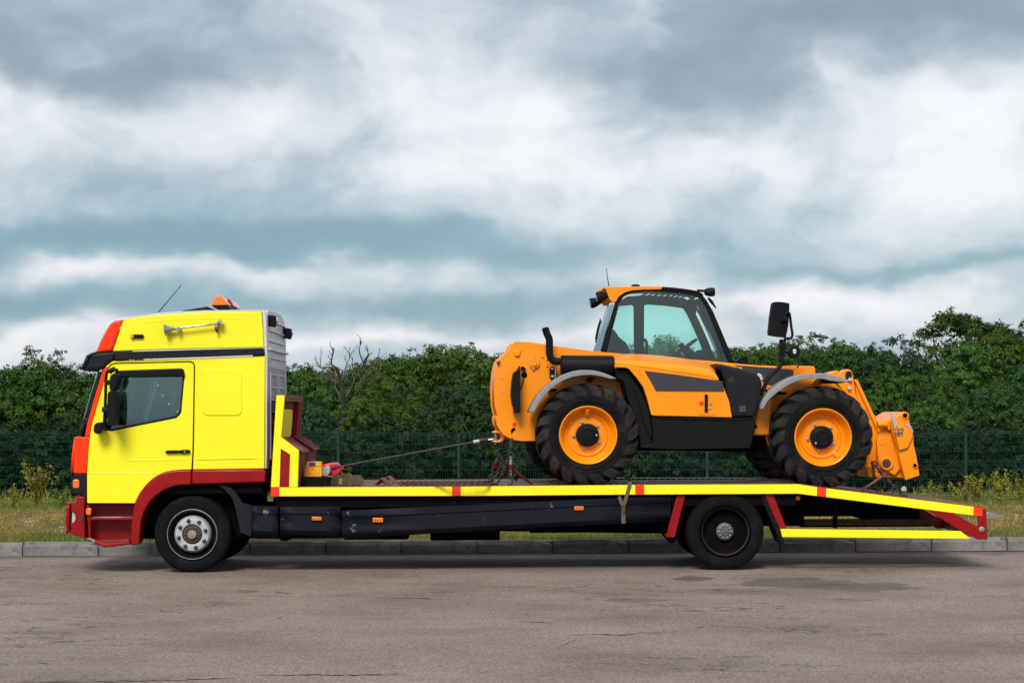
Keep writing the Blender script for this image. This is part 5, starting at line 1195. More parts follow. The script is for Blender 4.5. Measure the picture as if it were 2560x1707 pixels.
rim_prof = [(0.345, 0.030), (0.350, 0.006), (0.342, 0.000), (0.332, 0.006), (0.326, 0.03), (0.312, 0.045), (0.306, 0.075), (0.296, 0.085), (0.290, 0.115), (0.270, 0.135), (0.256, 0.138), (0.250, 0.120), (0.243, 0.118), (0.236, 0.140),
            (0.215, 0.146), (0.205, 0.138), (0.150, 0.132), (0.130, 0.135), (0.130, 0.20), (0.29, 0.24), (0.31, 0.38), (0.345, 0.39), (0.345, 0.36), (0.33, 0.34), (0.33, .06)]
hub_prof = [(0.139, 0.14), (0.138, 0.075), (0.132, 0.066), (0.100, 0.060), (0.098, 0.056), (0.074, 0.052), (0.070, 0.062), (0.001, 0.060)]
def tele_wheel(px, py, far=False, spin=0.0):
    global wheel0
    c = T(px, py, 0.0); loc = Vector((c.x, 0.0 if not far else 2.26, c.z)); rot = (0, spin, math.pi if far else 0)
    if wheel0 is None:
        carc, lugs = tele_tyre(); wo = carc.build('wheel', M['tread'], None, angle=28, loc=loc)
        wo.rotation_euler = rot; attach(wo, tele); wheel0 = wo
        lugs.build('tread_lugs', M['lug'], wo, angle=30, bevel=.006, seg=1)
        MB().lathe(rim_prof, (0, 0, 0), n=64, closed=True).build('rim', M['orange'], wo, angle=30)
        MB().lathe(hub_prof, (0, 0, 0), n=40).build('hub', M['plastic'], wo, angle=30)
        MB().tube([(0.0, 0.05, 0.318), (0.0, 0.105, 0.255)], [0.030, 0.034], 14).build('valve_guard', M['orange'], wo)
        # raised arcs cast into the hub
        for a0, a1, rr in ((20, 95, .080), (140, 215, .105), (255, 330, .105)):
            MB().tube([(rr*math.cos(R(a0 + (a1-a0)*t/6)), 0.056, rr*math.sin(R(a0 + (a1-a0)*t/6))) for t in range(7)], .0045, 5).build('hub_rib', M['plastic_grey'], wo)
        n0 = None
        for k in range(5):
            a = R(72*k + 112); l = (0.165*math.cos(a), 0.130, 0.165*math.sin(a))
            if n0 is None: n0 = MB().lathe([(0.021, 0.01), (0.020, -0.003), (0.015, -0.004), (0.014, -0.022), (0.001, -0.024)], (0, 0, 0), n=10).build('wheel_bolt', M['steel'], wo, loc=l)
            else: inst(n0, wo, l)
        MB().lathe([(0.012, 0.0), (0.011, -0.01), (0.001, -0.012)], (0.105, .062, 0.0), n=10).build('hub_plug', M['silver'], wo)
        return wo
    wo = inst(wheel0, tele, loc, rot)
    for ch in list(wheel0.children): inst(ch, wo)
    return wo
tele_wheel(1470.7, 1087.5); tele_wheel(2058.3, 1093.3, spin=R(140)); tele_wheel(1470.7, 1087.5, True, R(10)); tele_wheel(2058.3, 1093.3, True, R(55))
for px in (1470.7, 2058.3):
    c = T(px, 1090, 0); MB().tube([(c.x, 0.25, c.z), (c.x, 2.0, c.z)], 0.10, 12).build('axle', M['orange'], tele)

# ---- rear frame plates
rear = k4((320, 710), (470, 718), (580, 735), (700, 755), (1000, 795), (1240, 825), (1330, 1000), (1340, 1240)) + k5((1500, 500), (1400, 800), (1000, 960), (575, 966), (460, 968), (380, 958), (310, 932), (250, 895), (215, 845), (182, 790), (172, 722), (190, 682)) + \
    k4((160, 1400), (135, 1300), (128, 1150), (140, 990), (165, 890), (205, 850), (270, 790), (287, 745))
frame = ep('rear_frame', rear, 0.50, 0.56, 'orange', bevel=0.012)
ep('rear_frame', rear, 1.30, 1.36, 'orange', at=0.5, bevel=0.012)
# welded lip round the back edge, and the tail between the plates
lip = k4((300, 735), (285, 745), (270, 790), (205, 850), (165, 890), (140, 990), (128, 1150), (135, 1300), (160, 1400)) + k5((190, 682), (172, 722), (182, 790), (215, 845), (250, 895))
MB().prism([(p[0] + d, p[1]) for p, d in [(q, 0.012) for q in xz(lip, .5, T)]] + [(p[0] + .05, p[1]) for p in reversed(xz(lip, .5, T))], 0.56, 1.30).build('counterweight', M['orange'], tele, bevel=0.006)
ep('edge_guard', k4((150, 900), (185, 885), (178, 915), (160, 925)), .46, .5, 'rust', bevel=.004)
# bolts, caps and holes on the plate
MB().tube(tt(k4((345, 822), (345, 822)), .5) and [T(*k4((340, 822))[0], .47), T(*k4((340, 822))[0], .5)], .034, 18).build('plate_boss', M['orange'], tele, bevel=0.006)
ep('boss_plate', sp2(k4((312, 815), (330, 792), (378, 782), (380, 800), (360, 838), (340, 848), (318, 838), (312, 815)), 2), .488, .502, 'orange', bevel=0.005)
cap = disc('pivot_cap', k4((498, 912))[0], 0.064, .5, .03, 'orange', n=28); disc('pivot_pin', k4((498, 912))[0], .034, .47, .022, 'orange', cap)
disc('grease_nipple', k4((488, 965))[0], .014, .5, .03, 'steel', cap, 10); disc('grease_nipple', k4((500, 862))[0], .012, .5, .03, 'steel', cap, 10)
for x, y in ((197, 1043), (197, 1172), (537, 742)): disc('rivet', k4((x, y))[0], .011, .5, .008, 'silver', n=10)
for x, y in ((575, 863), (619, 884), (619, 944)): disc('bolt_hole', k4((x, y))[0], .009, .5, .003, 'chassis', n=8)
disc('reflector_dot', k5((373, 786))[0], .024, .5, .006, 'orange_red'); 
ep('chain_slot', k5((335, 850), (360, 822), (385, 825), (386, 845), (360, 865), (340, 895)), .494, .502, 'chassis', bevel=0)
# rear lamp bracket
lb = ep('rear_lamp_bracket', k4((370, 930), (371, 1364), (312, 1362), (300, 1300), (287, 1210), (290, 1140), (298, 1060), (310, 1000), (345, 972)), .30, .50, 'plastic', bevel=0.006)
ep('tail_lamp', k4((300, 1290), (313, 1300), (313, 1362), (302, 1340)), .31, .48, 'red_lens', bevel=0.004, parent=lb)
disc('cable_grommet', k4((407, 1020))[0], .036, .5, .008, 'chassis'); disc('lamp_knob', k4((392, 960))[0], .026, .5, .05, 'plastic')
MB().tube([T(*q, .47) for q in sp2(k4((400, 955), (418, 965), (405, 1000), (398, 1060), (380, 1130), (374, 1155)), 3)], .006, 6).build('lamp_cable', M['plastic'], tele)
# tow hitch
ht = ep('tow_hitch', k5((135, 862), (240, 858), (275, 885), (280, 935), (250, 975), (215, 985), (138, 980), (138, 965), (210, 962), (232, 940), (232, 905), (205, 880), (138, 882)), .75, .95, 'orange', bevel=0.01)
MB().tube([T(*q, .85) for q in k5((172, 845), (172, 1000))], .022, 12).build('hitch_pin', M['steel'], ht)
# ---- chassis core
ep('chassis_core', k5((900, 500), (1750, 500), (1900, 1000), (1760, 1075), (1000, 900)), .62, 1.62, 'chassis', bevel=0, at=.4)
ep('chassis_belly', [(1560, 1075), (1900, 1065), (1905, 1130), (1560, 1126)], .75, 1.6, 'chassis', bevel=0, at=.5)
# ---- fenders
def fender(name, outer, inner, y0, y1):
    o = sp2(outer, 4); i = sp2(inner, 4)
    f = ep(name, o + i[::-1], y0, y0 + 0.03, 'fender', bevel=0.008)
    P = xz(o, y0, T); vs = [(x, y, z) for y in (y0 + .004, y1) for x, z in P]; n = len(P)
    q = mesh('fender_top', vs, [(k, k+1, n+k+1, n+k) for k in range(n-1)], M['fender'], f); q.modifiers.new('t', 'SOLIDIFY').thickness = .012
    return f
fr = fender('rear_fender', k4((455, 1360), (500, 1260), (570, 1165), (660, 1085), (760, 1020), (870, 982), (960, 973), (1060, 980), (1150, 1005), (1250, 1048)),
            k4((500, 1362), (545, 1275), (610, 1190), (700, 1110), (790, 1060), (880, 1032), (960, 1022), (1050, 1022), (1140, 1040), (1200, 1056)), -0.03, .40)
ff = fender('front_fender', k6((528, 1185), (545, 1120), (600, 1040), (680, 970), (780, 910), (880, 872), (1000, 857), (1100, 858), (1200, 878), (1352, 925)),
            k6((550, 1180), (590, 1110), (660, 1045), (740, 985), (830, 940), (920, 915), (1010, 908), (1090, 910), (1160, 925), (1300, 942)), -0.03, .40)
ep('fender_stay', k4((640, 1160), (670, 1140), (720, 1150), (700, 1170)), .1, .5, 'plastic', bevel=.004); ep('fender_stay', k4((1010, 1040), (1060, 1035), (1035, 1080), (1015, 1080)), .1, .5, 'plastic', bevel=.004)
ep('fender_flap', k6((1130, 920), (1345, 935), (1250, 948), (1150, 948)), .0, .38, 'plastic', bevel=.004); ep('fender_stay', k6((1085, 908), (1115, 905), (1080, 955), (1055, 958)), .1, .5, 'plastic', bevel=.004)
ep('fender_stay', k6((670, 1020), (770, 1030), (750, 1052), (660, 1035)), .1, .5, 'plastic', bevel=.004)
# ---- boom
boom_pts = k4((320, 712), (470, 720), (700, 756), (1000, 796), (1300, 824)) + k6((0, 738), (280, 765), (480, 783), (690, 790), (830, 785), (1008, 791), (1026, 812), (1026, 1000), (700, 1000), (300, 950)) + k4((1300, 1050), (330, 900))
boom = ep('boom', boom_pts, .84, 1.20, 'orange', bevel=0.02, seg=3)
ep('boom_decal', k6((283, 779), (822, 823), (820, 890), (760, 905), (690, 975), (640, 975), (560, 955), (480, 860), (350, 812)), .832, .838, 'grey_decal', bevel=0, parent=boom)
ep('boom_panel', sp2(k6((862, 880), (870, 820), (890, 800), (950, 795), (1000, 800)), 3) + k6((1005, 880)), .828, .84, 'orange', bevel=0.008, parent=boom)
ep('boom_sticker', k6((298, 797), (350, 800), (350, 816), (330, 812)), .828, .836, 'orange', bevel=0, parent=boom)
disc('boom_bolt', k6((862, 793))[0], .012, .84, .008, 'chassis', boom, 8)
# front of chassis and boom nose
ep('front_frame', k6((537, 955), (640, 975), (760, 950), (900, 900), (1050, 910), (1200, 950), (1380, 1100), (1380, 1300), (700, 1300), (545, 1425), (445, 1425), (470, 1260), (500, 1120)), .50, .56, 'orange', bevel=0.01)
ep('front_bulkhead', k6((540, 950), (640, 980), (600, 1425), (450, 1425), (500, 1120)), .30, .50, 'orange', bevel=0.02)
for x, y in ((572, 1015), (475, 1345)): disc('bulkhead_bolt', k6((x, y))[0], .018, .3, .02, 'plastic', n=8)
nose = ep('boom_nose', sp2(k6((1255, 850), (1270, 830), (1300, 819), (1335, 822), (1360, 845), (1375, 900)), 3) + k6((1395, 1040), (1420, 1110), (1440, 1240), (1330, 1080), (1230, 960), (1150, 930)), .70, .82, 'orange', bevel=0.015, seg=3)
ep('nose_link', k6((1130, 857), (1180, 840), (1230, 830), (1252, 850), (1280, 900), (1180, 900)), .84, 1.10, 'orange', bevel=0.015)
ep('pin_cover', rrect(*k6((1302, 836))[0], *k6((1358, 925))[0], 7), .675, .70, 'plastic_grey', bevel=0.006, parent=nose)
for x, y in ((1340, 912), (1332, 988)): disc('nose_lamp', k6((x, y))[0], .024, .68, .025, 'lamp_glass', nose, 14)
# arm dropping to the carriage
arm_ = ep('dipper_arm', k6((1385, 915), (1412, 911), (1560, 1232), (1575, 1245), (1595, 1310), (1625, 1395)) + k7((1480, 850), (1480, 1060), (1370, 1100), (1365, 1050), (1440, 900), (1420, 780), (1370, 580), (1270, 420)), .74, .84, 'orange', bevel=0.012)
ep('arm_flange', k7((1240, 205), (1278, 203), (1435, 565), (1462, 582), (1475, 640), (1515, 745), (1500, 775), (1440, 640), (1330, 400)), .70, .90, 'orange', bevel=0.008)
# ---- tool carriage
car = ep('carriage_side', kC((425, 430), (470, 400), (560, 470), (610, 560), (640, 730), (600, 745), (690, 960), (720, 1050), (610, 1180), (400, 1080), (365, 1020), (340, 900), (325, 640), (345, 570)), .55, .62, 'orange', bevel=0.01)
ep('carriage_side', kC((425, 430), (560, 400), (600, 560), (690, 960), (720, 1050), (610, 1180), (400, 1080), (350, 900), (325, 640)), 1.25, 1.32, 'orange', at=.55, bevel=0.01)
bp2 = ep('carriage_plate', kC((610, 260), (720, 190), (760, 178), (800, 185), (815, 215), (850, 380), (905, 560), (908, 690), (955, 900), (1000, 1170), (990, 1190), (790, 1255), (770, 1250), (700, 980), (640, 700), (565, 480), (545, 350)), .42, .50, 'orange', bevel=0.012)
ep('carriage_plate', kC((610, 260), (720, 190), (800, 185), (850, 380), (905, 560), (955, 900), (1000, 1170), (790, 1255), (640, 700), (565, 480)), 1.35, 1.43, 'orange', at=.42, bevel=0.012)
ep('carriage_hood', kC((480, 330), (560, 275), (700, 180), (715, 190), (620, 265), (560, 380), (560, 465), (500, 470), (480, 420)), .50, 1.3, 'orange', bevel=0.015)
ep('carriage_latch', kC((570, 400), (640, 380), (760, 375), (850, 440), (885, 470), (900, 560), (820, 735), (810, 755), (680, 795), (640, 620)), .385, .42, 'orange', bevel=0.012, parent=bp2)
ep('worn_edge', kC((755, 378), (800, 376), (860, 400), (890, 470), (895, 520), (865, 445), (800, 405)), .378, .386, 'silver', bevel=0, parent=bp2)
ep('lock_bar', kC((540, 195), (560, 182), (585, 190), (640, 360), (640, 400), (615, 470), (600, 440)), .36, .385, 'silver', bevel=0.006)
MB().tube([T(*q, .5) for q in kC((335, 378), (485, 378))], .045, 14).build('carriage_cross_tube', M['orange'], tele)
for (x, y, r) in ((770, 240, .042), (925, 1022, .034)):
    c = disc('pin_bush', kC((x, y))[0], r, .42, .02, 'orange', bp2); disc('pin_hole', kC((x, y))[0], r*.68, .399, .003, 'chassis', bp2)
disc('pivot_bush', kC((478, 990))[0], .082, .55, .03, 'orange', car); disc('pivot_hole', kC((478, 990))[0], .055, .52, .006, 'rust', car)
disc('weld_spot', kC((420, 645))[0], .05, .55, .004, 'orange', car)
for (x, y, r) in ((695, 465, .034), (640, 520, .028), (695, 530, .026)):
    c = T(*kC((x, y))[0], .37); MB().tube([(c.x + r*math.cos(a), c.y - .01*math.sin(a), c.z + r*.85*math.sin(a)) for a in np.linspace(0, 6.283, 18)], .0065, 6, False).build('linch_pin', M['steel'], bp2)
ep('carriage_foot', kC((155, 1020), (230, 1040), (420, 1090), (610, 1185), (730, 1100), (755, 1225), (480, 1215), (210, 1212), (190, 1195)), .62, 1.25, 'orange', bevel=0.012, at=.62)
ep('carriage_web', kC((590, 1105), (720, 1055), (755, 1225), (620, 1205)), .60, .64, 'orange', bevel=0.006)
# ---- engine cover
hood_s = k4((1240, 848), (1310, 824), (1400, 822)) + k4((1540, 850), (1850, 900), (2060, 945), (2140, 985), (2195, 1035), (2235, 1120), (2290, 1260), (2316, 1408), (1600, 1392), (1572, 1385), (1540, 1250), (1500, 1130), (1440, 1045), (1370, 965), (1340, 950), (1240, 946))
hood = MB()
def hood_mesh():
    # near side outline, top outline (further in and higher), joined as a rounded cover
    near = k4((1240, 915), (1370, 925), (1520, 952), (1700, 978), (1900, 1008), (2060, 1030), (2150, 1050), (2215, 1085))
    mid = k4((1240, 880), (1390, 880), (1520, 900), (1700, 925), (1900, 955), (2060, 975), (2150, 990), (2205, 1020))
    shoulder = k4((1240, 858), (1340, 850), (1520, 868), (1700, 890), (1900, 915), (2060, 935), (2140, 950), (2190, 975))
    top = k4((1240, 846), (1310, 820), (1500, 826), (1700, 843), (1850, 860), (2000, 884), (2110, 905), (2160, 925))
    shoulder = [(p[0], p[1] + 15.5) for p in top]; shoulder[0] = k4((1240, 880))[0]; mid = [(p[0], p[1] + 5.5) for p in shoulder]
    rows = [(near, 0.03), (mid, 0.045), (shoulder, 0.10), (top, 0.70)]
    vs, fs = [], []
    for pts, y in rows:
        for p in pts: vs.append(T(*p, y))
    for p in rows[-1][0]:
        v = T(*p, .70); vs.append(Vector((v.x, .80, v.z + .002)))
    n = len(near)
    for j in range(len(rows)):
        for i in range(n - 1): fs.append((j*n+i, j*n+i+1, (j+1)*n+i+1, (j+1)*n+i))
    o = mesh('engine_cover_top', vs, fs, M['orange'], tele, angle=60)
    s = o.modifiers.new('s', 'SUBSURF'); s.levels = 2; s.render_levels = 2
    t = o.modifiers.new('t', 'SOLIDIFY'); t.thickness = .015; t.offset = -1
hood_mesh()
side = k4((1240, 920), (1370, 928), (1520, 953), (1700, 979), (1900, 1009), (2060, 1031), (2150, 1051), (2214, 1086), (2235, 1120), (2290, 1260), (2316, 1408), (1600, 1392), (1574, 1385), (1540, 1250), (1500, 1130), (1440, 1045), (1370, 965), (1340, 952), (1240, 948))
ec = ep('engine_cover_side', side, .03, .10, 'orange', bevel=0.006)
ep('engine_cover_core', [(p[0], p[1] + 6) for p in k4((1260, 940), (1340, 890), (2100, 960), (2190, 1050), (2300, 1400), (1600, 1392), (1500, 1130), (1370, 965))], .10, .78, 'chassis', bevel=0)
ep('cover_decal', k4((1512, 980), (1800, 1015), (2226, 1075), (2246, 1170), (1616, 1166), (1570, 1080)), .022, .028, 'grey_decal', bevel=0, parent=ec)
# latch, seal dot, bolt, pressed seat
rc = k4((2000, 1190), (2165, 1390)); ep('latch_recess', rrect(*rc[0], *rc[1], 8), .024, .031, 'orange', bevel=0.005, parent=ec)
q = k4((2066, 1197), (2094, 1358)); ep('latch', [q[0], (q[1][0], q[0][1]), q[1], (q[0][0], q[1][1])], .0, .026, 'plastic', bevel=0.005, parent=ec)
disc('seal_dot', k4((2036, 1280))[0], .030, .024, .003, 'orange_red', ec); disc('latch_bolt', k4((2121, 1286))[0], .014, .024, .012, 'steel', ec, 10)
ep('latch_ledge', k4((2065, 1312), (2130, 1312), (2130, 1335), (2065, 1335)), .015, .026, 'orange', bevel=0.004, parent=ec)
# black nose grille
gn = k6((95, 765), (160, 772), (330, 815), (490, 862), (520, 890), (537, 958), (525, 1030), (500, 1130), (470, 1262), (255, 1262), (215, 1060), (190, 950), (150, 830))
gr_ = ep('nose_cowl', gn, .05, .76, 'plastic_grey', bevel=0.035, seg=4)
for k in range(5):
    a = k6((140 + k*40, 778 + k*10), (330 + k*28, 815 + k*8)); MB().tube([T(*a[0], .10 + k*.11), T(*a[1], .10 + k*.11)], .007, 6).build('cowl_rib', M['plastic_grey'], gr_)
MB().tube([T(*q, .08) for q in sp2(k6((490, 870), (515, 885), (525, 915)), 3)], .025, 10).build('cowl_lamp', M['lamp_glass'], gr_)
q = k6((325, 1155), (382, 1208)); ep('cowl_window', [q[0], (q[1][0], q[0][1]), q[1], (q[0][0], q[1][1])], .043, .052, 'rust', bevel=0, parent=gr_)
# lower skirt / tank
ep('lower_skirt', k5((1862, 690), (1900, 700), (2091, 712)) + k7((0, 612), (198, 602), (196, 680), (188, 745), (170, 850), (150, 920), (140, 925)) + k5((2091, 1062), (1900, 1052), (1760, 1040), (1745, 1030), (1885, 1000), (1885, 850)), .04, .70, 'plastic', bevel=0.03, seg=3)
ep('skirt_seam', k5((1870, 700), (2091, 722)) + k7((0, 622), (196, 612), (196, 618), (0, 630)) + k5((2091, 730), (1870, 708)), .030, .045, 'chassis', bevel=0)
# black inner wheel panel behind the rear wheel
wp = sp2(k5((1470, 182), (1520, 168), (1572, 172), (1620, 205), (1700, 330), (1790, 470), (1840, 640), (1878, 850), (1885, 1010)), 3) + k5((1745, 1045), (1725, 900), (1700, 780), (1610, 530), (1560, 320), (1490, 292))
ep('rear_wheel_panel', wp, .12, .60, 'plastic', bevel=0.03, seg=3)
ep('wheel_panel_rib', sp2(k5((1680, 400), (1730, 560), (1780, 760), (1850, 930), (1880, 900), (1850, 700), (1800, 520), (1730, 400), (1680, 400)), 3), .10, .14, 'plastic', bevel=0.012)
# ---- muffler and exhaust
m0, m1 = T(*k4((742, 930))[0], .30), T(*k4((1228, 935))[0], .30); R_M = .122
muf = MB().tube([m0, m0 + Vector((.012, 0, 0)), m1 - Vector((.012, 0, 0)), m1], [R_M*.9, R_M, R_M, R_M*.9], 36).build('muffler', M['plastic'], tele, angle=30)
ex = spline(tt(k4((600, 592), (615, 640), (636, 690), (638, 760), (640, 830), (660, 875), (690, 893), (735, 893)), .30), 4)
MB().tube(ex, .044, 18).build('exhaust_pipe', M['plastic'], tele)
MB().tube([ex[0] + Vector((-.004, 0, .012)), ex[0] + Vector((.002, 0, -.02))], [.036, .036], 14).build('exhaust_mouth', M['chassis'], tele)
ep('exhaust_bracket', rrect(*k4((645, 942))[0], *k4((692, 1055))[0], 5), .40, .50, 'plastic', bevel=0.006)
for y in (960, 1030): disc('bracket_bolt', k4((664, y))[0], .016, .40, .012, 'silver', n=10)
MB().tube(tt(k4((692, 1050), (695, 930), (722, 925), (722, 870)), .3), .010, 6).build('exhaust_clamp', M['steel'], tele)
# ---- cab
CY0, CY1 = 1.26, 2.16
co = k4((1108, 800), (1245, 345), (1272, 300), (1335, 258), (1500, 236), (1670, 238), (1850, 243), (1985, 256), (2040, 280), (2085, 335), (2140, 430), (2230, 640), (2300, 810), (2338, 908))
ci = k4((2282, 900), (2240, 790), (2170, 620), (2080, 400), (2030, 320), (1985, 292), (1850, 268), (1670, 256), (1530, 248), (1400, 262), (1320, 300), (1275, 365), (1165, 805))
side_frame = ep('cab_side_frame', co + ci, CY0, CY0 + .06, 'plastic', bevel=0.008)
ep('cab_side_pane', ci + k4((1165, 900), (2290, 960)), CY0 + .025, CY0 + .031, 'glass_cab', bevel=0)
# far side: door frame with its own openings, seen through the near glass
fo = [(p[0], p[1]) for p in co]
d1 = kD((600, 365), (790, 348), (812, 372), (816, 1060), (440, 1060), (520, 660)); d2 = kD((955, 355), (1000, 342), (1250, 358), (1480, 390), (1510, 400), (1560, 480), (1660, 690), (1750, 900), (1800, 1060), (1005, 1060), (952, 1000))
ffo = [kD((430, 1090))[0], kD((560, 380))[0], kD((620, 290))[0], kD((720, 230))[0], kD((900, 215))[0], kD((1300, 225))[0], kD((1540, 262))[0], kD((1600, 310))[0], kD((1670, 460))[0], kD((1780, 690))[0], kD((1870, 900))[0], kD((1940, 1090))[0]]
ep('cab_far_frame', ffo, CY1, CY1 + .06, 'plastic', [d1, d2], bevel=0.006)
for d in (d1, d2): ep('cab_far_pane', d, CY1 + .02, CY1 + .026, 'glass_cab', bevel=0)
# roof: orange shell over a black front
ro = k4((1100, 252), (1135, 213), (1400, 208), (1672, 205), (1670, 232), (1500, 236), (1400, 243), (1330, 262), (1275, 300), (1250, 345), (1215, 350), (1188, 320), (1160, 240), (1140, 222))
ep('cab_roof', ro, CY0 - .02, CY0 + .16, 'orange', bevel=0.015, seg=3)
ep('cab_roof', k4((1135, 213), (1672, 205), (1670, 232), (1300, 250), (1150, 240)), CY0 + .16, CY1 - .08, 'orange', bevel=0.015, at=CY0)
ep('cab_roof', ro, CY1 - .08, CY1 + .08, 'orange', bevel=0.015, at=CY0)
ep('cab_roof_front', k4((1674, 208), (1780, 215), (1900, 230), (1990, 245), (2040, 268), (2060, 290), (1985, 262), (1850, 246), (1674, 238)), CY0 - .01, CY1 + .05, 'plastic', bevel=0.010)
# roof guard bars
for x in np.linspace(1560, 1930, 8):
    p = T(*k4((x, 252 + (x - 1560)*.06))[0], CY0); MB().tube([(p.x, CY0 + .06, p.z - .01), (p.x, CY1, p.z - .01)], .012, 6).build('roof_guard_bar', M['plastic'], tele)
# lamps under the rear roof edge
for (x, y, Y) in ((1128, 298, CY0 + .02), (1068, 350, CY1 - .12)):
    c = T(*k4((x, y))[0], Y); lm = MB().lathe([(.001, -.085), (.056, -.082), (.066, -.07), (.062, -.02), (.04, .04), (.03, .07)], (0, 0, 0), 'X', 20).build('work_lamp', M['plastic'], tele, loc=c); lm.rotation_euler = (0, R(-14), 0)
    MB().lathe([(.001, -.088), (.05, -.086), (.052, -.08)], (0, 0, 0), 'X', 18).build('lens', M['lamp_glass'], lm)
c = T(*k4((2100, 258))[0], CY0 + .05); lm = MB().lathe([(.035, -.05), (.05, -.02), (.058, .03), (.052, .075), (.001, .085)], (0, 0, 0), 'X', 18).build('front_lamp', M['plastic'], tele, loc=c)
MB().tube([T(*q, CY0 + .05) for q in k4((1995, 243), (2075, 250))], .016, 6).build('lamp_bracket', M['plastic'], tele)
MB().tube([T(*q, CY0 + .3) for q in k4((2095, 310), (2125, 345), (2168, 405))], [.014, .022, .008], 6).build('wiper_motor', M['plastic'], tele)
# rear window, slightly open, and pillars at front and back
def quad(name, a, b, y0, y1, m, th=.006):
    p, q = T(*a, y0), T(*b, y0); v = [(p.x, y0, p.z), (q.x, y0, q.z), (q.x, y1, q.z), (p.x, y1, p.z)]
    o = mesh(name, v, [(0, 1, 2, 3)], M[m], tele, smooth=False); s = o.modifiers.new('t', 'SOLIDIFY'); s.thickness = th; return o
rw = quad('rear_window', k4((1225, 370))[0], k4((1112, 798))[0], CY0 + .05, CY1, 'glass_clear')
quad('windscreen', k4((2050, 300))[0], k4((2320, 905))[0], CY0 + .05, CY1, 'glass_clear')
ep('rear_pillar_far', k4((1108, 800), (1245, 345), (1256, 345), (1120, 800)), CY1 - .02, CY1 + .04, 'plastic', at=CY0, bevel=.006)
MB().tube([T(*q, CY0 - .02) for q in k4((1107, 500), (1080, 590), (1060, 690))], .008, 6).build('rear_window_strut', M['plastic'], tele)
MB().tube([T(*q, CY0 + .35) for q in k4((1112, 520), (1090, 600), (1062, 720))], .010, 6).build('rear_wiper', M['plastic'], tele)
# cab inside
cf = T(*k4((1170, 830))[0], CY0 + .1)
ep('cab_tub', k4((1120, 800), (2330, 905), (2320, 1150), (1300, 1150)), CY0 + .065, CY1 - .01, 'plastic', at=CY0, bevel=0)
seat = sp2(kD((470, 1080), (478, 900), (480, 720), (500, 697), (530, 697), (560, 730), (590, 780), (640, 830), (700, 880), (740, 950), (770, 1080)), 3)
ep('seat', seat, CY0 + .30, CY0 + .72, 'canvas', bevel=0.03, seg=3)
w0 = T(*kD((1520, 950))[0], CY0 + .45); sw = MB().lathe([(0.19, .014), (.206, 0), (.19, -.014), (.178, 0)], (0, 0, 0), 'Z', 28, closed=True).build('steering_wheel', M['plastic'], tele, loc=w0); sw.rotation_euler = (0, R(-36), 0)
MB().tube([(0, 0, 0), (0.02, 0, -.12)], .05, 10).build('steering_hub', M['plastic'], sw); MB().box((-.18, -.02, -.01), (.18, .02, .01)).build('spoke', M['plastic'], sw)
MB().tube([w0, T(*kD((1590, 1060))[0], CY0 + .45), T(*kD((1620, 1120))[0], CY0 + .45)], [.05, .07, .09], 10).build('steering_column', M['plastic'], tele)
k_ = T(*kD((1478, 915))[0], CY0 + .40); MB().lathe([(.001, .038), (.03, .025), (.036, 0), (.03, -.025), (.012, -.05)], k_, 'Z', 12).build('steering_knob', M['plastic'], tele)
ep('dashboard', kD((1640, 1110), (1700, 1060), (1775, 965), (1800, 970), (1935, 1105), (1930, 1130)), CY0 + .25, CY1 - .15, 'canvas', bevel=0.01, at=CY0 + .25)
MB().tube([T(*q, CY1 - .06) for q in sp2(kD((905, 832), (960, 840), (985, 870), (990, 940), (990, 1040)), 3)], .020, 8).build('grab_rail', M['plastic'], tele)
MB().tube([T(*q, CY1 - .10) for q in kD((1690, 410), (1780, 560), (1900, 800))], .012, 6).build('front_wiper', M['plastic'], tele)
ep('sun_blind', kD((1525, 300), (1640, 235), (1700, 330), (1680, 500), (1640, 480), (1600, 400)), CY1 - .25, CY1 - .2, 'canvas', at=CY1 - .25, bevel=.01)
MB().tube([T(*q, CY0 + .5) for q in k4((1185, 206), (1172, 130), (1162, 40))], [.007, .005, .004], 6).build('antenna', M['plastic'], tele)
MB().lathe([(.001, .03), (.05, .02), (.06, 0)], T(*k4((1430, 205))[0], CY0 + .4), 'Z', 14).build('roof_cap', M['plastic'], tele)
# ---- front mirror on its stalk
stk = [T(*q, .16) for q in sp2(k6((520, 1060), (560, 970), (590, 900), (650, 840), (700, 790), (712, 740), (708, 640), (712, 545)), 3)]
ms = MB().tube(stk, .026, 10).build('mirror_stalk', M['plastic'], tele)
for y in (600, 720): MB().tube([T(*q, .16) for q in k6((708, y - 12), (708, y + 12))], .036, 12).build('stalk_collar', M['plastic_grey'], ms)
ep('wing_mirror', sp2(k6((628, 225), (640, 203), (700, 200), (770, 210), (786, 225), (784, 300), (775, 420), (755, 515), (735, 525), (615, 510), (597, 495), (600, 440), (612, 330), (628, 225)), 2), .08, .20, 'plastic', bevel=0.035, seg=4)
MB().tube([T(*q, .05) for q in sp2(k6((745, 340), (752, 305), (772, 298), (788, 320), (800, 420), (812, 500), (800, 530), (770, 536), (735, 535)), 3)], .016, 8).build('mirror_hoop', M['plastic'], ms)
MB().tube([T(*q, .06) for q in k6((715, 350), (765, 370))], [.045, .03], 12).build('mirror_joint', M['plastic_grey'], ms)
MB().tube([T(*q, .07) for q in k6((748, 375), (745, 500), (735, 700))], .014, 8).build('mirror_brace', M['plastic'], ms)
lp = ep('front_indicator', sp2(k6((770, 660), (785, 620), (810, 603), (860, 603), (880, 625), (882, 680), (860, 712), (820, 718), (790, 700), (770, 660)), 2), .06, .20, 'plastic', bevel=0.03, seg=3)
ep('indicator_lens', rrect(*k6((818, 632))[0], *k6((850, 680))[0], 4), .048, .07, 'lamp_glass', bevel=0.006, parent=lp)
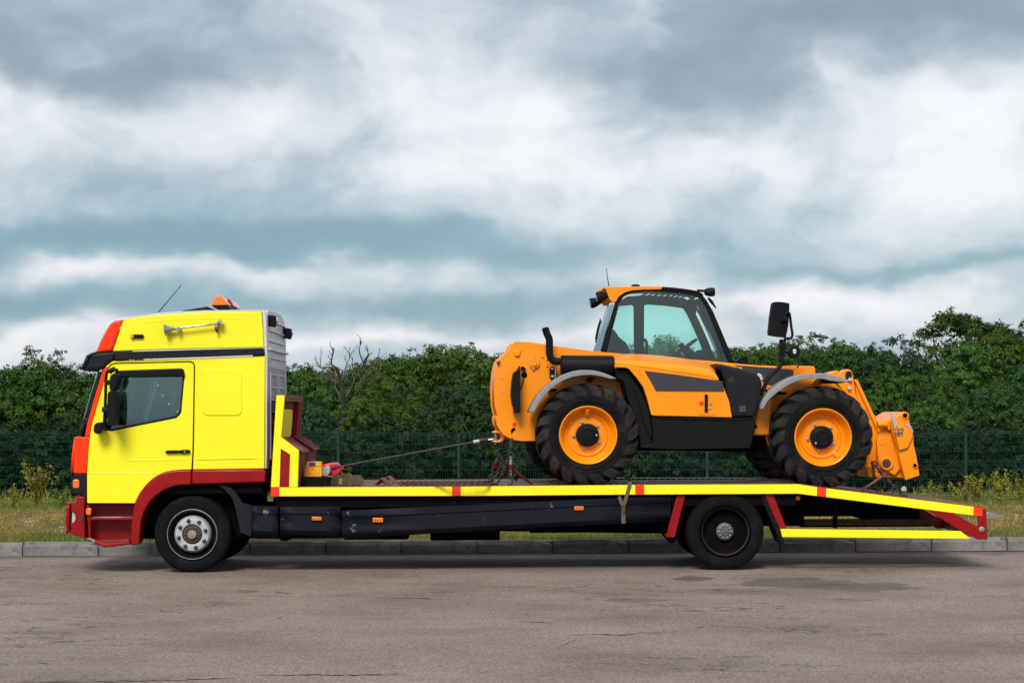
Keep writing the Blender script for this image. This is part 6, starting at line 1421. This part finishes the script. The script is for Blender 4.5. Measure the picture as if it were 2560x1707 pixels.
MB().tube([T(*q, .13) for q in k6((715, 668), (780, 660))], .014, 8).build('indicator_arm', M['plastic'], lp)
ep('far_indicator', sp2(k6((300, 745), (340, 705), (390, 700), (404, 720), (402, 765), (320, 765), (300, 745)), 2), 1.6, 1.75, 'plastic', bevel=.02, at=1.6)
# ================================================================== LOOSE THINGS ON THE BED
def deckp(px, py, dz=0.0): return G(px, py, DZ + dz)
def chain_mesh(path, L=0.05, r=0.006, wid=0.017):
    P = [Vector(p) for p in path]; seg = [(P[i+1] - P[i]).length for i in range(len(P)-1)]; tot = sum(seg); mb = MB(); s = 0; k = 0
    def at(d):
        for i, l in enumerate(seg):
            if d <= l: return P[i].lerp(P[i+1], d / l)
            d -= l
        return P[-1]
    while s + L < tot + L * .5:
        a, b = at(s), at(min(tot, s + L)); d = (b - a)
        if d.length < 1e-5: break
        d.normalize(); u = d.cross(Vector((0, 0, 1))); u = u.normalized() if u.length > 1e-3 else Vector((0, 1, 0)); w = d.cross(u)
        side = (u * .75 + w * .66) if k % 2 else (u * .66 - w * .75)
        c = (a + b) / 2; ring = []
        for t in range(10):
            an = 2*math.pi*t/10; ring.append(c + d * math.cos(an) * (L*.62) + side * math.sin(an) * wid)
        ring.append(ring[0]); mb.tube(ring, r, 5, False); s += L * .82; k += 1
    return mb
def binder(name, label, top, pts, lever, deck_end, cols, hook_y):
    pass
def Wy(p, Y): return W(p[0], p[1], Y)

# yellow jerrycan
yA = 0.38
j = thing('jerrycan', 'yellow plastic jerrycan with a blue cap on the black rubber block', 'jerrycan', W(783, 1190, yA))
M['can_yellow'] = mat('yellow_can_plastic', (0.85, 0.36, 0.012), 0.4, var=0.08, vscale=6)
M['cap_blue'] = mat('blue_cap', (0.01, 0.035, 0.22), 0.4); M['can_red'] = mat('red_can_plastic', (0.70, 0.006, 0.045), 0.38, var=0.08)
plate('body', sp2(k9((680, 1290), (682, 1200), (690, 1150), (705, 1125), (712, 1095), (740, 1088), (900, 1085), (915, 1100), (918, 1200), (918, 1294), (800, 1296), (680, 1292)), 2), yA, yA + .14, M['can_yellow'], j, bevel=.014, seg=3)
plate('shoulder_ridge', k9((690, 1140), (918, 1130), (918, 1142), (688, 1152)), yA - .006, yA + .02, M['can_yellow'], j, bevel=.004)
plate('cap', rrect(*k9((742, 1090))[0], *k9((828, 1130))[0], 2.5), yA - .03, yA + .05, M['cap_blue'], j, bevel=.004)
plate('print', k9((785, 1178), (805, 1180), (803, 1192), (786, 1190)), yA - .002, yA + .001, M['rust'], j, bevel=0)
# rubber block
rb = thing('rubber_block', 'flat black rubber block lying under the yellow jerrycan', 'block', W(790, 1212, .3))
plate('body', sp2(k9((636, 1330), (645, 1302), (680, 1298), (1035, 1298), (1042, 1310), (1042, 1412), (1030, 1420), (660, 1422), (638, 1405), (636, 1330)), 2), .25, .75, M['rubber'], rb, bevel=.012)
# rolled cloth
rl = thing('rolled_cloth', 'rolled up dirty white cloth beside the yellow jerrycan', 'cloth roll', W(813, 1190, .5))
M['cloth'] = mat('dirty_white_cloth', (0.50, 0.43, 0.36), 0.9, var=0.2, vscale=14, bump=.3, bscale=60)
c = W(*k9((968, 1218))[0], .45); mbc = MB()
sp_ = []
for i in range(60):
    a = i*.34; r_ = .006 + .0031*a; sp_.append((c.x + r_*.8*math.cos(a), c.z + r_*math.sin(a)))
vs = [(x, y, z) for y in (.42, .9) for x, z in sp_]; o = mesh('roll', vs, [(i, i+1, 61+i, 60+i) for i in range(59)], M['cloth'], rl); o.modifiers.new('t', 'SOLIDIFY').thickness = .012
mbc.lathe([(.001, .46), (.045, .46), (.05, .48), (.05, .9)], (c.x, 0, c.z), n=28).build('core', M['cloth'], rl).scale = (1, 1, 1)
# red canister lying on its side
rc_ = thing('red_canister', 'red plastic fuel canister lying behind the cloth roll', 'canister', W(840, 1190, .8))
plate('body', sp2(k9((925, 1130), (1000, 1112), (1100, 1102), (1135, 1115), (1160, 1145), (1195, 1162), (1204, 1180), (1180, 1215), (1155, 1250), (1110, 1275), (1030, 1288), (960, 1285), (925, 1240), (925, 1130)), 2), .72, 1.05, M['can_red'], rc_, bevel=.03, seg=3, at=.72)
plate('moulded_rib', k9((940, 1135), (1150, 1120), (1165, 1135), (940, 1150)), .712, .75, M['can_red'], rc_, bevel=.005, at=.72)
# lumber
M['wood'] = mat('weathered_timber', (0.115, 0.078, 0.048), 0.9, var=0.4, vscale=6, bump=.4, bscale=30, dirt=((0.10, 0.075, 0.055), 0.45, 0.7, 8)); M['wood_end'] = mat('cut_timber_end', (0.42, 0.23, 0.09), 0.85, var=.35, vscale=30)
def timber(px, py, w, h, L, ang, label, Y):
    p = W(px, py, Y); t = thing('timber_block', label, 'timber', (p.x, Y, DZ), R(ang), 'timber blocks on the bed'); t['local'] = 1
    r = random.Random(int(px)); mb = MB(); n = 5; vs = []
    for i in range(n):
        for (a, b) in ((-w/2, 0), (w/2, 0), (w/2, h), (-w/2, h)): vs.append((L*(i/(n-1) - .5), a + r.uniform(-.006, .006), b + r.uniform(-.006, .006)))
    fs = [(i*4+k, i*4+(k+1) % 4, i*4+4+(k+1) % 4, i*4+4+k) for i in range(n-1) for k in range(4)] + [(3, 2, 1, 0), tuple((n-1)*4+k for k in range(4))]
    mb.add(vs, fs).build('beam', M['wood'], t, smooth=False, bevel=.006)
    MB().prism([(-w/2 + .008, .008), (w/2 - .008, .008), (w/2 - .008, h - .008), (-w/2 + .008, h - .008)], 0, .003).build('cut_end', M['wood_end'], t, bevel=0, loc=(-L/2 - .003, 0, 0)).rotation_euler = (0, 0, R(90))
timber(866, 1200, .12, .105, .38, 42, 'thick weathered timber block lying against the black rubber block', .55)
timber(878, 1205, .10, .085, .28, 30, 'shorter timber block with a pale split end, nearest the deck edge', .28)
timber(836, 1205, .08, .115, .2, 60, 'grey timber block standing just right of the rubber block', .40)
# wheel wedges: bent angle irons
def wedge(px, py, Y, s, label):
    p = W(px, py, Y); t = thing('wheel_wedge', label, 'wheel chock', (p.x, Y, DZ), R(-12), 'angle iron wheel chocks'); t['local'] = 1
    MB().prism([(-.115*s, 0), (0, .115*s), (.125*s, 0), (.105*s, 0), (0, .09*s), (-.09*s, 0)], -.09, .09).build('angle_iron', M['rust_red'], t, bevel=.004)
    MB().prism([(-.02, .085*s), (.02, .085*s), (.0, .115*s)], -.095, -.088).build('weld', M['rust'], t, bevel=0)
    for y in (-.07, 0.0, .07): MB().box((-.06*s, y - .006, .035*s), (-.05*s + .01, y + .006, .09*s)).build('grip_tooth', M['rust'], t)
wedge(958, 1212, .30, .78, 'rusty angle iron wheel chock, the nearer of two on the deck'); wedge(973, 1208, .95, .78, 'rusty angle iron wheel chock, the farther of two on the deck')
# chains lying on the deck
def chain(label, pts, **kw):
    t = thing('chain', label, 'chain', pts[0], group='lashing chains'); chain_mesh(spline(pts, 8), **kw).build('links', M['rust'], t, angle=60); return t
dk = lambda x, y: deckp(*k3((x, y))[0], .012)
ring_n = W(*k5((335, 1110))[0], .30); ring_f = W(*k5((215, 1090))[0], 1.4)
chain('long rusty chain lying along the deck up to the near chain binder', [dk(1175, 818), dk(1350, 816), dk(1600, 820), dk(1850, 818), dk(1925, 814), W(*k5((185, 1430))[0], .42), W(*k5((240, 1330))[0], .36), W(*k5((290, 1190))[0], .32), ring_n])
chain('rusty chain lying along the deck up to the far chain binder', [dk(1165, 806), dk(1350, 802), dk(1600, 800), dk(1830, 798), dk(1905, 794), W(*k5((150, 1380))[0], 1.2), W(*k5((195, 1300))[0], 1.3), W(*k5((235, 1150))[0], 1.38), ring_f])
chain('short chain from the slot in the orange frame to the near binder', [W(*k5((345, 880))[0], .62), W(*k5((338, 960))[0], .45), W(*k5((335, 1040))[0], .32)], L=.05, r=.007)
chain('dark short chain from behind the tow hitch to the far binder', [W(*k5((270, 950))[0], 1.1), W(*k5((240, 1030))[0], 1.3), W(*k5((212, 1090))[0], 1.4)], L=.05, r=.008)
chain('chain hanging under the tool carriage at the right', [W(*kC((250, 960))[0], .8), W(*kC((275, 1080))[0], .8), W(*kC((285, 1190))[0], .8), W(*kC((310, 1370))[0], .8), W(*kC((340, 1440))[0], .8)], L=.05, r=.006)
def binder(label, body, lever, hooks, Y, bm, lm):
    t = thing('chain_binder', label, 'chain binder', W(*body[-1], Y), group='lever chain binders')
    b = [W(*p, Y) for p in body]
    MB().tube([b[0], b[0].lerp(b[-1], .2), b[0].lerp(b[-1], .22), b[0].lerp(b[-1], .78), b[0].lerp(b[-1], .8), b[-1]], [.013, .013, .026, .026, .013, .013], 12).build('barrel', M[bm], t)
    lv = [W(*p, Y - .03) for p in lever]; MB().tube(lv, [.024, .018, .015], 8).build('lever', M[lm], t)
    MB().tube([lv[0] + Vector((0, -.012, .03)), lv[0] + Vector((0, -.012, -.03))], .036, 12).build('collar', M[lm], t)
    for e in (b[0], b[-1]):
        MB().tube([e + Vector((.032*math.cos(a), 0, .040*math.sin(a))) for a in np.linspace(0, 6.283, 14)], .010, 6, False).build('eye', M['dark_iron'], t)
    h = [W(*p, Y) for p in hooks]; MB().tube(spline(h, 3), .013, 6).build('hook', M['dark_iron'], t)
binder('chain binder with steel barrel and red lever, nearest at the deck edge', k5((335, 1130), (338, 1345)), k5((340, 1250), (450, 1350), (575, 1440)), k5((338, 1345), (345, 1385), (350, 1415), (330, 1435), (305, 1435)), .28, 'steel', 'lever_red')
binder('dark chain binder with red lever on the far side of the deck', k5((212, 1100), (122, 1365)), k5((165, 1235), (290, 1310), (405, 1395)), k5((122, 1365), (112, 1385), (130, 1395)), 1.4, 'dark_iron', 'lever_red')
binder('dark chain binder under the tool carriage at the ramp', kC((290, 1010), (610, 1380)), kC((440, 1170), (260, 1300), (60, 1425)), kC((640, 1400), (680, 1450), (720, 1490), (780, 1490), (800, 1510)), .55, 'dark_iron', 'rust_red')
# winch cable
cb = thing('winch_cable', 'grey steel winch cable stretched from the red canister to the tow hitch', 'cable', deckp(824, 1195))
q0 = W(*k9((1030, 1178))[0], .70); q1 = W(*k5((0, 966))[0], .95); q2 = W(*k5((90, 955))[0], .97); q3 = W(*k5((195, 945))[0], .98)
MB().tube([q0, q1], .0115, 8).build('wire_rope', M['dark_iron'], cb)
MB().tube([q1.lerp(q0, .045), q1.lerp(q0, .005)], .022, 10).build('ferrule', M['silver'], cb)
MB().tube([q1, q1.lerp(q2, .5) + Vector((0, 0, .01)), q2], .02, 8).build('thimble', M['rust'], cb); MB().tube([q2, q3], .016, 8).build('shackle', M['steel'], cb)
# ratchet strap
M['strap'] = mat('brown_webbing', (0.115, 0.075, 0.045), 0.85, var=.2, vscale=30, bump=.2, bscale=150)
rs = thing('ratchet_strap', 'brown ratchet strap hanging over the side beam behind the rear wheel', 'strap', W(1558, 1240, 0))
def webbing(name, pts, w, Y):
    P = [Vector((W(*p, 0).x, y, W(*p, 0).z)) for p, y in zip(pts, Y)]; vs = []
    for i, p in enumerate(P):
        d = (P[min(i+1, len(P)-1)] - P[max(i-1, 0)]); s = Vector((d.z, 0, -d.x)); s = s.normalized() if s.length > .002 else Vector((1, 0, 0)); vs += [p - s*w/2, p + s*w/2]
    o = mesh(name, vs, [(2*i, 2*i+1, 2*i+3, 2*i+2) for i in range(len(P)-1)], M['strap'], rs, smooth=False); o.modifiers.new('t', 'SOLIDIFY').thickness = .006
webbing('webbing', kA((1990, 30), (1988, 62), (1975, 110), (1957, 165)), .045, [.06, -.012, -.012, -.02]); webbing('webbing', kA((1936, 118), (1945, 145), (1956, 168)), .04, [.0, -.016, -.02]); webbing('webbing', kA((1957, 165), (1957, 250)), .05, [-.026, -.026])
plate('buckle', k5((1580, 1345), (1640, 1350), (1650, 1380), (1610, 1395), (1578, 1380)), .0, .10, M['plastic'], rs, bevel=.006)
plate('hook', kA((1948, 158), (1968, 160), (1965, 200), (1956, 205), (1948, 185)), -.04, -.026, M['rust'], rs, bevel=.003)
